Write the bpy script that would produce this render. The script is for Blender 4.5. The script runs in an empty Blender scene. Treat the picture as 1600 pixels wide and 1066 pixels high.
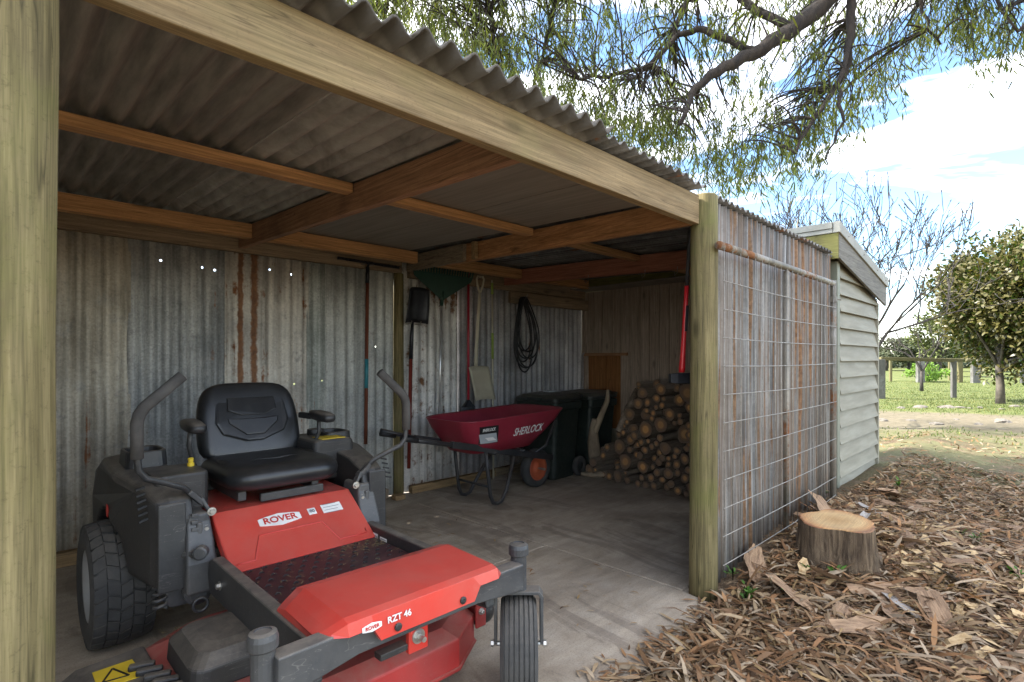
import bpy, bmesh, math, random
import numpy as np
from mathutils import Vector, Matrix
R = math.radians
rnd = random.Random(7)
nrg = np.random.default_rng(5)
scn = bpy.context.scene
col = scn.collection

# ------------------------------------------------------------------ camera
CAM_H, FPX, HOR = 1.25, 840.0, 561.0
cd = bpy.data.cameras.new('camera'); cam = bpy.data.objects.new('camera', cd); col.objects.link(cam)
cd.sensor_width = 36; cd.lens = FPX / 1600 * 36; cd.shift_y = (HOR - 533) / 1600
cd.clip_start = 0.05; cd.clip_end = 2000
cam.location = (0, 0, CAM_H); cam.rotation_euler = (R(90), 0, R(-44.8))
scn.camera = cam
FW = Vector((math.cos(R(45.2)), math.sin(R(45.2)), 0)); RT = Vector((FW.y, -FW.x, 0))
def at(u, v, d):                       # a photograph pixel at depth d metres -> a point of the place
    return FW * d + RT * ((u - 800) / FPX * d) + Vector((0, 0, CAM_H + (HOR - v) / FPX * d))

# ------------------------------------------------------------------ sky
SUN_EL, SUN_AZ = R(47), Vector((-0.55, 0.83, 0)).normalized()
w = bpy.data.worlds.new('World'); scn.world = w; w.use_nodes = True
nt = w.node_tree; nt.nodes.clear()
N = nt.nodes.new; L = nt.links.new
out = N('ShaderNodeOutputWorld'); bg = N('ShaderNodeBackground')
sky = N('ShaderNodeTexSky'); sky.sky_type = 'NISHITA'; sky.sun_disc = False
sky.sun_elevation = SUN_EL; sky.sun_rotation = math.atan2(SUN_AZ.x, SUN_AZ.y)
sky.air_density = 1.0; sky.dust_density = 0.4; sky.ozone_density = 2.0
tc = N('ShaderNodeTexCoord'); mp = N('ShaderNodeMapping'); mp.inputs['Scale'].default_value = (1.0, 1.0, 4.5)
mp.inputs['Rotation'].default_value = (0, R(8), R(20))
n1 = N('ShaderNodeTexNoise'); n1.inputs['Scale'].default_value = 2.6; n1.inputs['Detail'].default_value = 5; n1.inputs['Roughness'].default_value = .58
n1.inputs['Distortion'].default_value = .35
rp = N('ShaderNodeValToRGB'); rp.color_ramp.elements[0].position = .455; rp.color_ramp.elements[1].position = .84
mx = N('ShaderNodeMix'); mx.data_type = 'RGBA'
mx.inputs['B'].default_value = (18.2, 17.0, 15.4, 1)
L(tc.outputs['Generated'], mp.inputs['Vector']); L(mp.outputs['Vector'], n1.inputs['Vector']); L(n1.outputs['Fac'], rp.inputs['Fac'])
L(rp.outputs['Color'], mx.inputs['Factor']); sm_ = N('ShaderNodeMix'); sm_.data_type = 'RGBA'; sm_.blend_type = 'MULTIPLY'; sm_.inputs['Factor'].default_value = 1; sm_.inputs['B'].default_value = (.70, .76, .80, 1)
L(sky.outputs['Color'], sm_.inputs['A']); L(sm_.outputs['Result'], mx.inputs['A'])
L(mx.outputs['Result'], bg.inputs['Color']); L(bg.outputs['Background'], out.inputs['Surface'])
bg.inputs['Strength'].default_value = 0.07

# ------------------------------------------------------------------ sun
sd = bpy.data.lights.new('sun', 'SUN'); so = bpy.data.objects.new('sun', sd); col.objects.link(so)
sd.energy = 2.0; sd.angle = R(1.2); sd.color = (1, .95, .87)
sdir = -(SUN_AZ * math.cos(SUN_EL) + Vector((0, 0, math.sin(SUN_EL))))
so.rotation_euler = sdir.to_track_quat('-Z', 'Y').to_euler(); so.location = (-6, 10, 12)
# ------------------------------------------------------------------ exposure
try:
    scn.cycles.max_bounces = 12; scn.cycles.diffuse_bounces = 7
except Exception: pass
scn.view_settings.view_transform = 'Standard'; scn.view_settings.look = 'None'
scn.view_settings.exposure = 3.2; scn.view_settings.gamma = 1.0; scn.view_settings.use_curve_mapping = False

# ================================================================== helpers
WORLD = {}
def wl(o):
    return WORLD.get(o.name, Vector((0, 0, 0))) if o else Vector((0, 0, 0))
def empty(name, loc, label, cat, group=None):
    o = bpy.data.objects.new(name, None); col.objects.link(o); o.location = loc
    o.empty_display_size = .1; WORLD[o.name] = Vector(loc)
    return tag(o, label, cat, group)
def tag(o, label=None, cat=None, group=None, kind=None):
    if label: o['label'] = label
    if cat: o['category'] = cat
    if group: o['group'] = group
    if kind: o['kind'] = kind
    return o
def link(name, me, m, parent=None, loc=None):
    o = bpy.data.objects.new(name, me); col.objects.link(o)
    if m and not me.materials: me.materials.append(m)
    if parent: o.parent = parent; WORLD[o.name] = wl(parent)
    if loc is not None: o.location = loc
    return o
def frame(t):
    t = t.normalized(); a = Vector((0, 0, 1)) if abs(t.z) < .9 else Vector((1, 0, 0))
    x = t.cross(a).normalized(); return x, x.cross(t).normalized()
class MB:
    def __init__(s): s.v = []; s.f = []
    def add(s, vs, fs):
        b = len(s.v); s.v += [Vector(p) for p in vs]; s.f += [tuple(i + b for i in f) for f in fs]; return s
    def box(s, x0, x1, y0, y1, z0, z1):
        return s.add([(x, y, z) for z in (z0, z1) for y in (y0, y1) for x in (x0, x1)],
                     [(0, 2, 3, 1), (4, 5, 7, 6), (0, 1, 5, 4), (2, 6, 7, 3), (0, 4, 6, 2), (1, 3, 7, 5)])
    def beam(s, p0, p1, wd, ht, up=(0, 0, 1)):
        p0, p1 = Vector(p0), Vector(p1); t = (p1 - p0).normalized(); sx = t.cross(Vector(up)).normalized(); u = sx.cross(t)
        vs = [p + sx * a * wd / 2 + u * b * ht / 2 for p in (p0, p1) for a, b in ((-1, -1), (1, -1), (1, 1), (-1, 1))]
        return s.add(vs, [(0, 1, 2, 3), (7, 6, 5, 4), (0, 4, 5, 1), (1, 5, 6, 2), (2, 6, 7, 3), (3, 7, 4, 0)])
    def tube(s, pts, r, n=8, caps=True, closed=False):
        pts = [Vector(p) for p in pts]; m = len(pts); rs = r if isinstance(r, (list, tuple)) else [r] * m
        b = len(s.v); x = None
        for i, p in enumerate(pts):
            if closed: t = pts[(i + 1) % m] - pts[i - 1]
            else: t = pts[min(i + 1, m - 1)] - pts[max(i - 1, 0)]
            t = t.normalized() if t.length > 1e-9 else Vector((0, 0, 1))
            if x is None: x, y = frame(t)
            else:
                x = (x - t * x.dot(t)); x = x.normalized() if x.length > 1e-6 else frame(t)[0]; y = t.cross(x)
            y = t.cross(x)
            for k in range(n):
                a = 2 * math.pi * k / n; s.v.append(p + (x * math.cos(a) + y * math.sin(a)) * rs[i])
        for i in range(m if closed else m - 1):
            j = (i + 1) % m
            for k in range(n):
                q = (k + 1) % n; s.f.append((b + i * n + k, b + i * n + q, b + j * n + q, b + j * n + k))
        if caps and not closed:
            s.f.append(tuple(b + k for k in reversed(range(n)))); s.f.append(tuple(b + (m - 1) * n + k for k in range(n)))
        return s
    def lathe(s, prof, o=(0, 0, 0), d=(0, 0, 1), n=16, caps=True):
        o = Vector(o); d = Vector(d).normalized(); x, y = frame(d); b = len(s.v); m = len(prof)
        for r, h in prof:
            for k in range(n):
                a = 2 * math.pi * k / n; s.v.append(o + d * h + (x * math.cos(a) + y * math.sin(a)) * max(r, 1e-4))
        for i in range(m - 1):
            for k in range(n):
                q = (k + 1) % n; s.f.append((b + i * n + k, b + (i + 1) * n + k, b + (i + 1) * n + q, b + i * n + q))
        if caps: s.f.append(tuple(b + k for k in range(n))); s.f.append(tuple(b + (m - 1) * n + k for k in reversed(range(n))))
        return s
    def loft(s, rings, caps=True):
        b = len(s.v); n = len(rings[0])
        for r in rings: s.v += [Vector(p) for p in r]
        for i in range(len(rings) - 1):
            for k in range(n):
                q = (k + 1) % n; s.f.append((b + i * n + k, b + i * n + q, b + (i + 1) * n + q, b + (i + 1) * n + k))
        if caps:
            s.f.append(tuple(b + k for k in reversed(range(n)))); s.f.append(tuple(b + (len(rings) - 1) * n + k for k in range(n)))
        return s
    def prism(s, poly, fn, a, c):      # fn(p, q, depth) -> point
        return s.loft([[fn(p, q, a) for p, q in poly], [fn(p, q, c) for p, q in poly]])
    def grid(s, nu, nv, fn, closed_u=False):
        b = len(s.v)
        for j in range(nv + 1):
            for i in range(nu + 1): s.v.append(Vector(fn(i / nu, j / nv)))
        for j in range(nv):
            for i in range(nu):
                a = b + j * (nu + 1) + i; s.f.append((a, a + 1, a + nu + 2, a + nu + 1))
        return s
    def build(s, name, m, parent=None, smooth=False, bevel=0, seg=2, solid=0, sub=0, fix=True, auto=None):
        o0 = wl(parent); me = bpy.data.meshes.new(name)
        me.from_pydata([tuple(p - o0) for p in s.v], [], s.f); me.update()
        if fix:
            bm = bmesh.new(); bm.from_mesh(me); bmesh.ops.recalc_face_normals(bm, faces=bm.faces); bm.to_mesh(me); bm.free()
        if smooth: me.polygons.foreach_set('use_smooth', [True] * len(me.polygons))
        o = link(name, me, m, parent)
        if solid:
            k = o.modifiers.new('s', 'SOLIDIFY'); k.thickness = solid; k.offset = 0
        if bevel:
            k = o.modifiers.new('b', 'BEVEL'); k.width = bevel; k.segments = seg; k.limit_method = 'ANGLE'; k.angle_limit = R(40)
            if smooth: k.harden_normals = False
        if sub:
            k = o.modifiers.new('u', 'SUBSURF'); k.levels = sub; k.render_levels = sub
        return o
def B(x0, x1, y0, y1, z0, z1): return MB().box(x0, x1, y0, y1, z0, z1)
def rrect(w_, h_, r_, n=4):            # rounded rectangle outline
    pts = []
    for cx, cy, a0 in ((w_ / 2 - r_, h_ / 2 - r_, 0), (-w_ / 2 + r_, h_ / 2 - r_, 90), (-w_ / 2 + r_, -h_ / 2 + r_, 180), (w_ / 2 - r_, -h_ / 2 + r_, 270)):
        for k in range(n + 1):
            a = R(a0 + 90 * k / n); pts.append((cx + r_ * math.cos(a), cy + r_ * math.sin(a)))
    return pts
def text(name, body, size, m, parent, origin, xdir, ydir, shear=0, extrude=.0012, sx=1.0):
    cu = bpy.data.curves.new(name, 'FONT'); cu.body = body; cu.size = size; cu.extrude = extrude; cu.align_x = 'CENTER'; cu.align_y = 'CENTER'; cu.shear = shear
    cu.offset = size * .012
    t = bpy.data.objects.new(name, cu); col.objects.link(t); dg = bpy.context.evaluated_depsgraph_get()
    me = bpy.data.meshes.new_from_object(t.evaluated_get(dg)); bpy.data.objects.remove(t); bpy.data.curves.remove(cu)
    x = Vector(xdir).normalized(); z = x.cross(Vector(ydir)).normalized(); y = z.cross(x); o0 = Vector(origin) - wl(parent)
    for q in me.vertices:
        c = q.co.copy(); q.co = o0 + x * c.x * sx + y * c.y + z * c.z
    me.materials.clear()
    return link(name, me, m, parent)
from mathutils.bvhtree import BVHTree
def conform(o, target, y_from, gap):
    me = target.data; bv = BVHTree.FromPolygons([v_.co.copy() for v_ in me.vertices], [tuple(p_.vertices) for p_ in me.polygons])
    ys = [q.co.y for q in o.data.vertices]; y0 = min(ys)
    for q in o.data.vertices:
        h = bv.ray_cast(Vector((q.co.x, y_from, q.co.z)), Vector((0, 1, 0)))[0]
        if h: q.co.y = h.y - gap - (.0015 if q.co.y < (min(ys) + max(ys)) / 2 else 0)
def copy_tree(o, parent=None):
    c = o.copy(); col.objects.link(c)
    if parent: c.parent = parent
    for ch in [k for k in bpy.data.objects if k.parent == o]: copy_tree(ch, c)
    return c

# ------------------------------------------------------------------ materials
def newmat(name):
    m = bpy.data.materials.new(name); m.use_nodes = True; t = m.node_tree; t.nodes.clear()
    o = t.nodes.new('ShaderNodeOutputMaterial'); p = t.nodes.new('ShaderNodeBsdfPrincipled'); t.links.new(p.outputs[0], o.inputs[0])
    return m, t, p, o
class NT:
    def __init__(s, t): s.t = t
    def n(s, ty, **kw):
        q = s.t.nodes.new(ty)
        for k, v in kw.items():
            if k in q.inputs: q.inputs[k].default_value = v
            else: setattr(q, k, v)
        return q
    def l(s, a, b): s.t.links.new(a, b)
    def coord(s, scale=(1, 1, 1), rand=True, which='Object'):
        c = s.n('ShaderNodeTexCoord').outputs[which]
        if rand:
            oi = s.n('ShaderNodeObjectInfo'); ad = s.n('ShaderNodeVectorMath', operation='MULTIPLY_ADD')
            s.l(oi.outputs['Random'], ad.inputs[0]); ad.inputs[1].default_value = (37, 53, 71); s.l(c, ad.inputs[2]); c = ad.outputs[0]
        mu = s.n('ShaderNodeVectorMath', operation='MULTIPLY'); s.l(c, mu.inputs[0]); mu.inputs[1].default_value = scale
        return mu.outputs[0]
    def noise(s, vec, scale, detail=4, rough=.55, dist=0):
        q = s.n('ShaderNodeTexNoise', Scale=scale, Detail=detail, Roughness=rough, Distortion=dist); s.l(vec, q.inputs['Vector']); return q.outputs['Fac']
    def ramp(s, fac, stops):
        q = s.n('ShaderNodeValToRGB'); e = q.color_ramp.elements
        while len(e) > len(stops): e.remove(e[-1])
        while len(e) < len(stops): e.new(.5)
        for k, (p, c) in enumerate(stops):
            e[k].position = p; e[k].color = (c, c, c, 1) if isinstance(c, (int, float)) else (*c, 1)
        s.l(fac, q.inputs['Fac']); return q.outputs['Color']
    def mix(s, fac, a, b, mode='MIX'):
        q = s.n('ShaderNodeMix'); q.data_type = 'RGBA'; q.blend_type = mode
        for sk, v in (('Factor', fac), ('A', a), ('B', b)):
            i = [k for k in q.inputs if k.name == sk and (k.type == 'RGBA' or sk == 'Factor' and k.type == 'VALUE')][0]
            if isinstance(v, (int, float)): i.default_value = v if sk == 'Factor' else (v, v, v, 1)
            elif isinstance(v, tuple): i.default_value = (*v, 1)
            else: s.l(v, i)
        return [k for k in q.outputs if k.type == 'RGBA'][0]
    def math(s, op, a, b=0.0, c=0.0):
        q = s.n('ShaderNodeMath', operation=op)
        for i, v in enumerate((a, b, c)):
            if isinstance(v, (int, float)): q.inputs[i].default_value = v
            else: s.l(v, q.inputs[i])
        return q.outputs[0]
    def bump(s, h, p, strength=.3, dist=.01):
        q = s.n('ShaderNodeBump', Strength=strength, Distance=dist); s.l(h, q.inputs['Height']); s.l(q.outputs[0], p.inputs['Normal'])
def setc(x, nt_, p, inp):
    if isinstance(x, (int, float)): p.inputs[inp].default_value = x
    elif isinstance(x, tuple): p.inputs[inp].default_value = (*x, 1)
    else: nt_.l(x, p.inputs[inp])
def pmat(name, c1, c2, scale=8, stretch=(1, 1, 1), rough=.6, metallic=0, bump=.15, bdist=.004, dust=None, dustamt=.5, spec=.5, lo=.35, hi=.65, coat=0, settle=0, edge=None):
    m, t, p, o = newmat(name); k = NT(t); v = k.coord(stretch)
    f = k.noise(v, scale, 6, .6); c = k.ramp(f, [(lo, c1), (hi, c2)])
    if dust:
        g = k.ramp(k.noise(v, scale * .35, 8, .7, .6), [(.5 - .25 * dustamt, 0), (.85 - .2 * dustamt, 1)])
        g = k.math('MULTIPLY', g, dustamt); c = k.mix(g, c, dust)
        rr = k.math('MULTIPLY_ADD', g, .35, rough); rr = k.math('MINIMUM', rr, .95); setc(rr, k, p, 'Roughness')
    else: p.inputs['Roughness'].default_value = rough
    if settle:
        sz_ = k.n('ShaderNodeSeparateXYZ'); k.l(k.n('ShaderNodeNewGeometry').outputs['Normal'], sz_.inputs[0])
        sf = k.math('MULTIPLY', k.ramp(sz_.outputs[2], [(.35, 0), (.95, 1)]), k.ramp(k.noise(v, scale * 2.2, 7, .75, .3), [(.30, .15), (.65, 1)])); sf = k.math('MULTIPLY', sf, settle); c = k.mix(sf, c, (.36, .30, .23))
        spk = k.ramp(k.noise(v, 130, 3, .7), [(.66, 0), (.74, 1)]); c = k.mix(k.math('MULTIPLY', spk, settle * .6), c, (.38, .33, .26))
        scr = k.ramp(k.noise(k.coord((3, 60, 18)), 1.0, 3, .6, .8), [(.497, 0), (.5, 1), (.503, 0)]); c = k.mix(k.math('MULTIPLY', scr, settle * .55), c, (.34, .31, .28))
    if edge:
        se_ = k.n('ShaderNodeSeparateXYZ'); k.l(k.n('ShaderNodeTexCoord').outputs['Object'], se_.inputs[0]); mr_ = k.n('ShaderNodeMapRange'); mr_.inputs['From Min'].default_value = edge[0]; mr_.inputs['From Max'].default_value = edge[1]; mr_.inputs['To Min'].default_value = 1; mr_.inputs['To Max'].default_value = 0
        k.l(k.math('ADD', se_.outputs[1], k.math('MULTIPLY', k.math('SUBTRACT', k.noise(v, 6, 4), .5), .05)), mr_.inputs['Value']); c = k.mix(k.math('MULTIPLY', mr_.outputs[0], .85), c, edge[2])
    setc(c, k, p, 'Base Color'); p.inputs['Metallic'].default_value = metallic; p.inputs['Specular IOR Level'].default_value = spec
    p.inputs['Coat Weight'].default_value = coat; p.inputs['Coat Roughness'].default_value = .15
    if bump: k.bump(k.noise(v, scale * 6, 4, .6), p, bump, bdist)
    return m
def wood(name, dark, light, axis, rough=.75, stain=None, stainamt=.4, knots=True, bump=.25, grain=1.0):
    m, t, p, o = newmat(name); k = NT(t); st = [26 * grain] * 3; st[axis] = 1.1
    v = k.coord(tuple(st)); v1 = k.coord((1, 1, 1))
    g = k.noise(v, 1.6, 6, .62, .5); g2 = k.noise(v1, 3.0, 4, .6)
    c = k.ramp(g, [(.3, dark), (.5, tuple((a + b) / 2 for a, b in zip(dark, light))), (.68, light)])
    c = k.mix(.45, c, k.ramp(g2, [(.3, tuple(x * .62 for x in light)), (.7, light)]), 'MULTIPLY')
    c = k.mix(.12, c, light)
    fine = [90 * grain] * 3; fine[axis] = 2.5; fg = k.noise(k.coord(tuple(fine)), 1.0, 3, .7); c = k.mix(.55, c, k.ramp(fg, [(.3, .42), (.6, 1.15)]), 'MULTIPLY')
    f3 = [280 * grain] * 3; f3[axis] = 7; c = k.mix(.5, c, k.ramp(k.noise(k.coord(tuple(f3)), 1.0, 2, .6), [(.32, .45), (.62, 1.15)]), 'MULTIPLY')
    if knots:
        s2 = [5.0] * 3; s2[axis] = 1.9; vo = k.n('ShaderNodeTexVoronoi', Scale=1.0); k.l(k.coord(tuple(s2)), vo.inputs['Vector'])
        kn = k.ramp(vo.outputs['Distance'], [(.05, 1), (.13, 0)]); c = k.mix(k.math('MULTIPLY', kn, .75), c, tuple(x * .35 for x in dark))
    ck = [15.0] * 3; ck[axis] = .45; cr = k.ramp(k.noise(k.coord(tuple(ck)), 1.0, 3, .5, .2), [(.492, 0), (.5, 1), (.508, 0)]); c = k.mix(k.math('MULTIPLY', cr, .7), c, tuple(x * .25 for x in dark))
    gm = k.ramp(k.noise(v1, 70, 5, .8), [(.55, 0), (.68, 1)]); c = k.mix(k.math('MULTIPLY', gm, .4), c, tuple(x * .4 for x in dark))
    if stain:
        f = k.ramp(k.noise(v1, 2.3, 7, .65, .4), [(.5, 0), (.7, 1)]); c = k.mix(k.math('MULTIPLY', f, stainamt), c, stain)
    setc(c, k, p, 'Base Color'); p.inputs['Roughness'].default_value = rough; p.inputs['Specular IOR Level'].default_value = .25
    k.bump(g, p, bump, .004)
    return m
def galv(name, tint, tint2, *a_, lines=0, **kw_):
    return galv_(name, tint, tint2, *a_, lines=lines, **kw_)
def galv_(name, tint, tint2, rust=.3, streak=.5, up=2, holes=None, bands=None, spangle=.5, rough=.55, metal=.12, rustc=((.09, .035, .015), (.28, .12, .045)), lines=0):
    m, t, p, o = newmat(name); k = NT(t); v = k.coord()
    vo = k.n('ShaderNodeTexVoronoi', Scale=85.0); k.l(v, vo.inputs['Vector'])
    sp = k.ramp(vo.outputs['Color'], [(.0, .6), (1, 1.35)])
    ss = [22.0] * 3; ss[up] = .7; vs = k.coord(tuple(ss))
    a = k.noise(vs, 1.0, 5, .6); b = k.noise(v, 2.2, 6, .62)
    c = k.mix(k.ramp(k.math('ADD', k.math('MULTIPLY', a, .55), k.math('MULTIPLY', b, .45)), [(.42, 0), (.58, 1)]), tuple(x * .8 for x in tint), tuple(x * 1.12 for x in tint2))
    c = k.mix(spangle, c, sp, 'MULTIPLY')
    blot = k.ramp(k.noise(v, 7, 5, .7), [(.54, 0), (.68, 1)]); c = k.mix(k.math('MULTIPLY', blot, .35), c, (.46, .46, .44))
    drt = k.ramp(k.noise(v, 14, 6, .72), [(.56, 0), (.72, 1)]); c = k.mix(k.math('MULTIPLY', drt, .55), c, (.05, .048, .045))
    if lines:
        s3 = [95.0] * 3; s3[up] = .5; fl = k.ramp(k.noise(k.coord(tuple(s3)), 1.0, 3, .65), [(.40, 1), (.56, 0)]); c = k.mix(k.math('MULTIPLY', fl, lines), c, (.055, .045, .036))
        s4 = [9.0] * 3; s4[up] = .25; br = k.ramp(k.noise(k.coord(tuple(s4)), 1.0, 4, .6), [(.46, 0), (.66, 1)]); c = k.mix(k.math('MULTIPLY', br, lines * .8), c, (.17, .105, .055))
    rm = k.math('ADD', k.math('MULTIPLY', k.noise(vs, .9, 4, .6), streak), k.math('MULTIPLY', k.noise(v, 3.2, 8, .75), 1 - streak))
    rmask = k.ramp(rm, [(.635 - rust * .18, 0), (.69 - rust * .18, 1)])
    if bands:                          # rust runs along single corrugations: (axis index, centre, half width)
        sep = k.n('ShaderNodeSeparateXYZ'); k.l(k.n('ShaderNodeTexCoord').outputs['Object'], sep.inputs[0])
        for ax, ce, hw in bands:
            dd = k.math('ABSOLUTE', k.math('SUBTRACT', sep.outputs[ax], ce)); dd = k.math('ADD', dd, k.math('MULTIPLY', k.math('SUBTRACT', k.noise(v, 18, 5, .7), .5), hw * 1.6))
            rmask = k.math('MAXIMUM', rmask, k.ramp(k.math('DIVIDE', dd, hw), [(.6, .92), (1.0, 0)]))
    rc = k.ramp(k.noise(v, 28, 6, .7), [(.3, rustc[0]), (.7, rustc[1])])
    c = k.mix(rmask, c, rc); setc(c, k, p, 'Base Color')
    setc(k.math('MULTIPLY', k.math('SUBTRACT', 1.0, rmask), metal), k, p, 'Metallic')
    setc(k.math('MULTIPLY_ADD', rmask, .35, rough), k, p, 'Roughness'); p.inputs['Specular IOR Level'].default_value = .4
    k.bump(k.noise(v, 60, 3), p, .08, .002)
    if holes:
        c0 = k.n('ShaderNodeTexCoord').outputs['Object']; hm = None
        for h in holes:
            q = k.n('ShaderNodeVectorMath', operation='DISTANCE'); k.l(c0, q.inputs[0]); q.inputs[1].default_value = h
            z = k.math('LESS_THAN', q.outputs['Value'], .0085); hm = z if hm is None else k.math('MAXIMUM', hm, z)
        tr = k.n('ShaderNodeBsdfTransparent'); ms = k.n('ShaderNodeMixShader'); k.l(hm, ms.inputs[0]); k.l(p.outputs[0], ms.inputs[1]); k.l(tr.outputs[0], ms.inputs[2]); k.l(ms.outputs[0], o.inputs[0])
    return m
def flat(name, c, rough=.5, metallic=0, spec=.5):
    return pmat(name, tuple(x * .9 for x in c), tuple(min(1, x * 1.1) for x in c), 6, rough=rough, metallic=metallic, bump=.05, spec=spec)
def colmat(name, rough=.7, trans=0.0, spec=.2, back=None):   # per-leaf colour attribute
    m, t, p, o = newmat(name); k = NT(t); at_ = k.n('ShaderNodeAttribute', attribute_name='Col')
    c = at_.outputs['Color']
    if back: c = k.mix(k.n('ShaderNodeNewGeometry').outputs['Backfacing'], c, back)
    setc(c, k, p, 'Base Color'); p.inputs['Roughness'].default_value = rough; p.inputs['Specular IOR Level'].default_value = spec
    if trans:
        tr = k.n('ShaderNodeBsdfTranslucent'); k.l(k.mix(1.0, c, (1.0, 1.0, .55), 'MULTIPLY'), tr.inputs['Color'])
        ms = k.n('ShaderNodeMixShader'); ms.inputs[0].default_value = trans; k.l(p.outputs[0], ms.inputs[1]); k.l(tr.outputs[0], ms.inputs[2]); k.l(ms.outputs[0], o.inputs[0])
    return m
def leaf_mesh(name, pos, dirs, nor, ln, wd, cols, m, parent=None, bend=.0, six=True):
    """many single leaves: six points each, bent along their length"""
    pos = np.asarray(pos, float); n = len(pos); o0 = np.array(wl(parent)); dirs = np.asarray(dirs, float); nor = np.asarray(nor, float)
    dirs /= np.linalg.norm(dirs, axis=1)[:, None] + 1e-9
    sd_ = np.cross(dirs, nor); sd_ /= np.linalg.norm(sd_, axis=1)[:, None] + 1e-9; up = np.cross(sd_, dirs)
    ln = np.asarray(ln)[:, None] * np.ones((n, 1)); wd = np.asarray(wd)[:, None] * np.ones((n, 1)); bd = (np.asarray(bend) * np.ones(n))[:, None]
    st = [(0, 0, 0), (.3, .5, .6), (.3, -.5, .6), (.68, .42, .75), (.68, -.42, .75), (1, 0, 0)]
    V_ = np.stack([pos - o0 + dirs * ln * a + sd_ * wd * b + up * ln * bd * c for a, b, c in st], 1).reshape(-1, 3)
    base = np.arange(n)[:, None] * 6
    tri = np.array([[0, 2, 1], [1, 2, 4], [1, 4, 3], [3, 4, 5]])
    F_ = (base[:, None, :] + tri[None]).reshape(-1, 3)
    me = bpy.data.meshes.new(name); me.vertices.add(len(V_)); me.vertices.foreach_set('co', V_.ravel())
    me.loops.add(F_.size); me.loops.foreach_set('vertex_index', F_.ravel().astype(np.int32))
    me.polygons.add(len(F_)); me.polygons.foreach_set('loop_start', np.arange(0, F_.size, 3, dtype=np.int32))
    me.update(calc_edges=True); me.validate()
    ca = me.color_attributes.new('Col', 'FLOAT_COLOR', 'POINT'); cc = np.ones((n, 6, 4)); cc[:, :, :3] = np.asarray(cols)[:, None, :]
    ca.data.foreach_set('color', cc.ravel())
    return link(name, me, m, parent)

M = {}
M['post'] = wood('treated_pole', (.135, .11, .045), (.33, .275, .14), 2, stain=(.125, .135, .03), stainamt=.5, grain=.8)
M['pine_x'] = wood('weathered_pine', (.235, .165, .085), (.43, .33, .19), 0, stain=(.22, .185, .08), stainamt=.5)
M['orange_x'] = wood('orange_pine_x', (.45, .25, .11), (.68, .42, .205), 0)
M['red_y'] = wood('stained_rafter', (.33, .185, .105), (.54, .325, .19), 1, stain=(.13, .07, .045), stainamt=.6)
M['orange_y'] = wood('orange_rafter', (.40, .21, .095), (.62, .35, .165), 1)
M['maroon_y'] = wood('dark_red_rafter', (.33, .14, .09), (.50, .225, .14), 1)
M['dark_x'] = wood('old_dark_beam', (.24, .18, .12), (.42, .325, .22), 0)
M['grey_y'] = wood('old_grey_timber', (.22, .175, .12), (.40, .32, .23), 1)
M['board'] = wood('old_wall_board', (.33, .265, .21), (.56, .465, .38), 2, stain=(.24, .18, .14), stainamt=.6)
M['ply'] = wood('orange_ply', (.30, .14, .05), (.42, .21, .08), 2, knots=False)
M['sill'] = wood('raw_pine', (.30, .20, .10), (.46, .33, .18), 0)
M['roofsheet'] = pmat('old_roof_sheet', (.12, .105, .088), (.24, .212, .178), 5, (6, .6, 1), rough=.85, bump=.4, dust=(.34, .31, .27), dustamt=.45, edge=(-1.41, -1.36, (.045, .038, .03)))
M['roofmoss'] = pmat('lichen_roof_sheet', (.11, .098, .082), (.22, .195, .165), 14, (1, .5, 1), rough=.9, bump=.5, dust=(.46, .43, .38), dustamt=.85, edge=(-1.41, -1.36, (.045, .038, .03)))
M['roofiron'] = galv('roof_iron', (.085, .083, .08), (.15, .145, .135), .35, .3, up=1)
M['liner'] = pmat('dark_liner_sheet', (.19, .165, .135), (.26, .23, .19), 3, (14, .5, 1), rough=.75, bump=.05)
M['liner_teal'] = pmat('teal_liner_sheet', (.06, .075, .07), (.085, .10, .092), 3, (1, .5, 1), rough=.7, bump=.05)

# ================================================================== setting: ground
def mound(x, y):
    a = .13 * math.exp(-((y - 1.25) / .45) ** 2) * (1 / (1 + math.exp(-max(-20, min(20, (x - 3.3) / .35)))))
    b = .07 * math.exp(-((x - 4.1) ** 2 / .9 + (y - .75) ** 2 / .35))
    f = .012 * math.sin(x * 3.1 + y * 1.7) * math.cos(y * 2.7 - x)
    far = -.05 * max(0, min(1, (x - 8) / 6))
    a *= max(0, min(1, (14 - x) / 4)); inside = 1.25 < y < 4.4 and -.8 < x < 6.9
    return -.16 if (inside and x < 2.9 or inside and y > 1.45) else a + b + f + far - .02
def ground_mesh():
    xs = sorted(set([-400, -200, -100, -50, -25, -12] + [round(-6 + i * .25, 3) for i in range(90)] + [17, 18, 20, 23, 27, 32, 40, 55, 80, 120, 200, 300, 500]))
    ys = sorted(set([-400, -200, -100, -50, -30, -20, -14, -10, -8] + [round(-6 + i * .2, 3) for i in range(42)] + [2.6, 3, 4, 5, 7, 9, 12, 16, 22, 30, 45, 70, 110, 200, 300, 500]))
    v = [(x, y, mound(x, y)) for y in ys for x in xs]; n = len(xs)
    f = [(j * n + i, j * n + i + 1, (j + 1) * n + i + 1, (j + 1) * n + i) for j in range(len(ys) - 1) for i in range(n - 1)]
    me = bpy.data.meshes.new('ground'); me.from_pydata(v, [], f); me.polygons.foreach_set('use_smooth', [True] * len(f)); return me
m, t, p, o = newmat('ground'); k = NT(t); v = k.coord(rand=False)
sep = k.n('ShaderNodeSeparateXYZ'); k.l(v, sep.inputs[0])
dist = k.math('ADD', k.math('MULTIPLY', sep.outputs[0], .78), k.math('MULTIPLY', sep.outputs[1], .35))   # metres out along the yard
wob = k.math('MULTIPLY', k.math('SUBTRACT', k.noise(v, .7, 5, .6), .5), 3.2)
dd = k.math('ADD', dist, wob)
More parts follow.
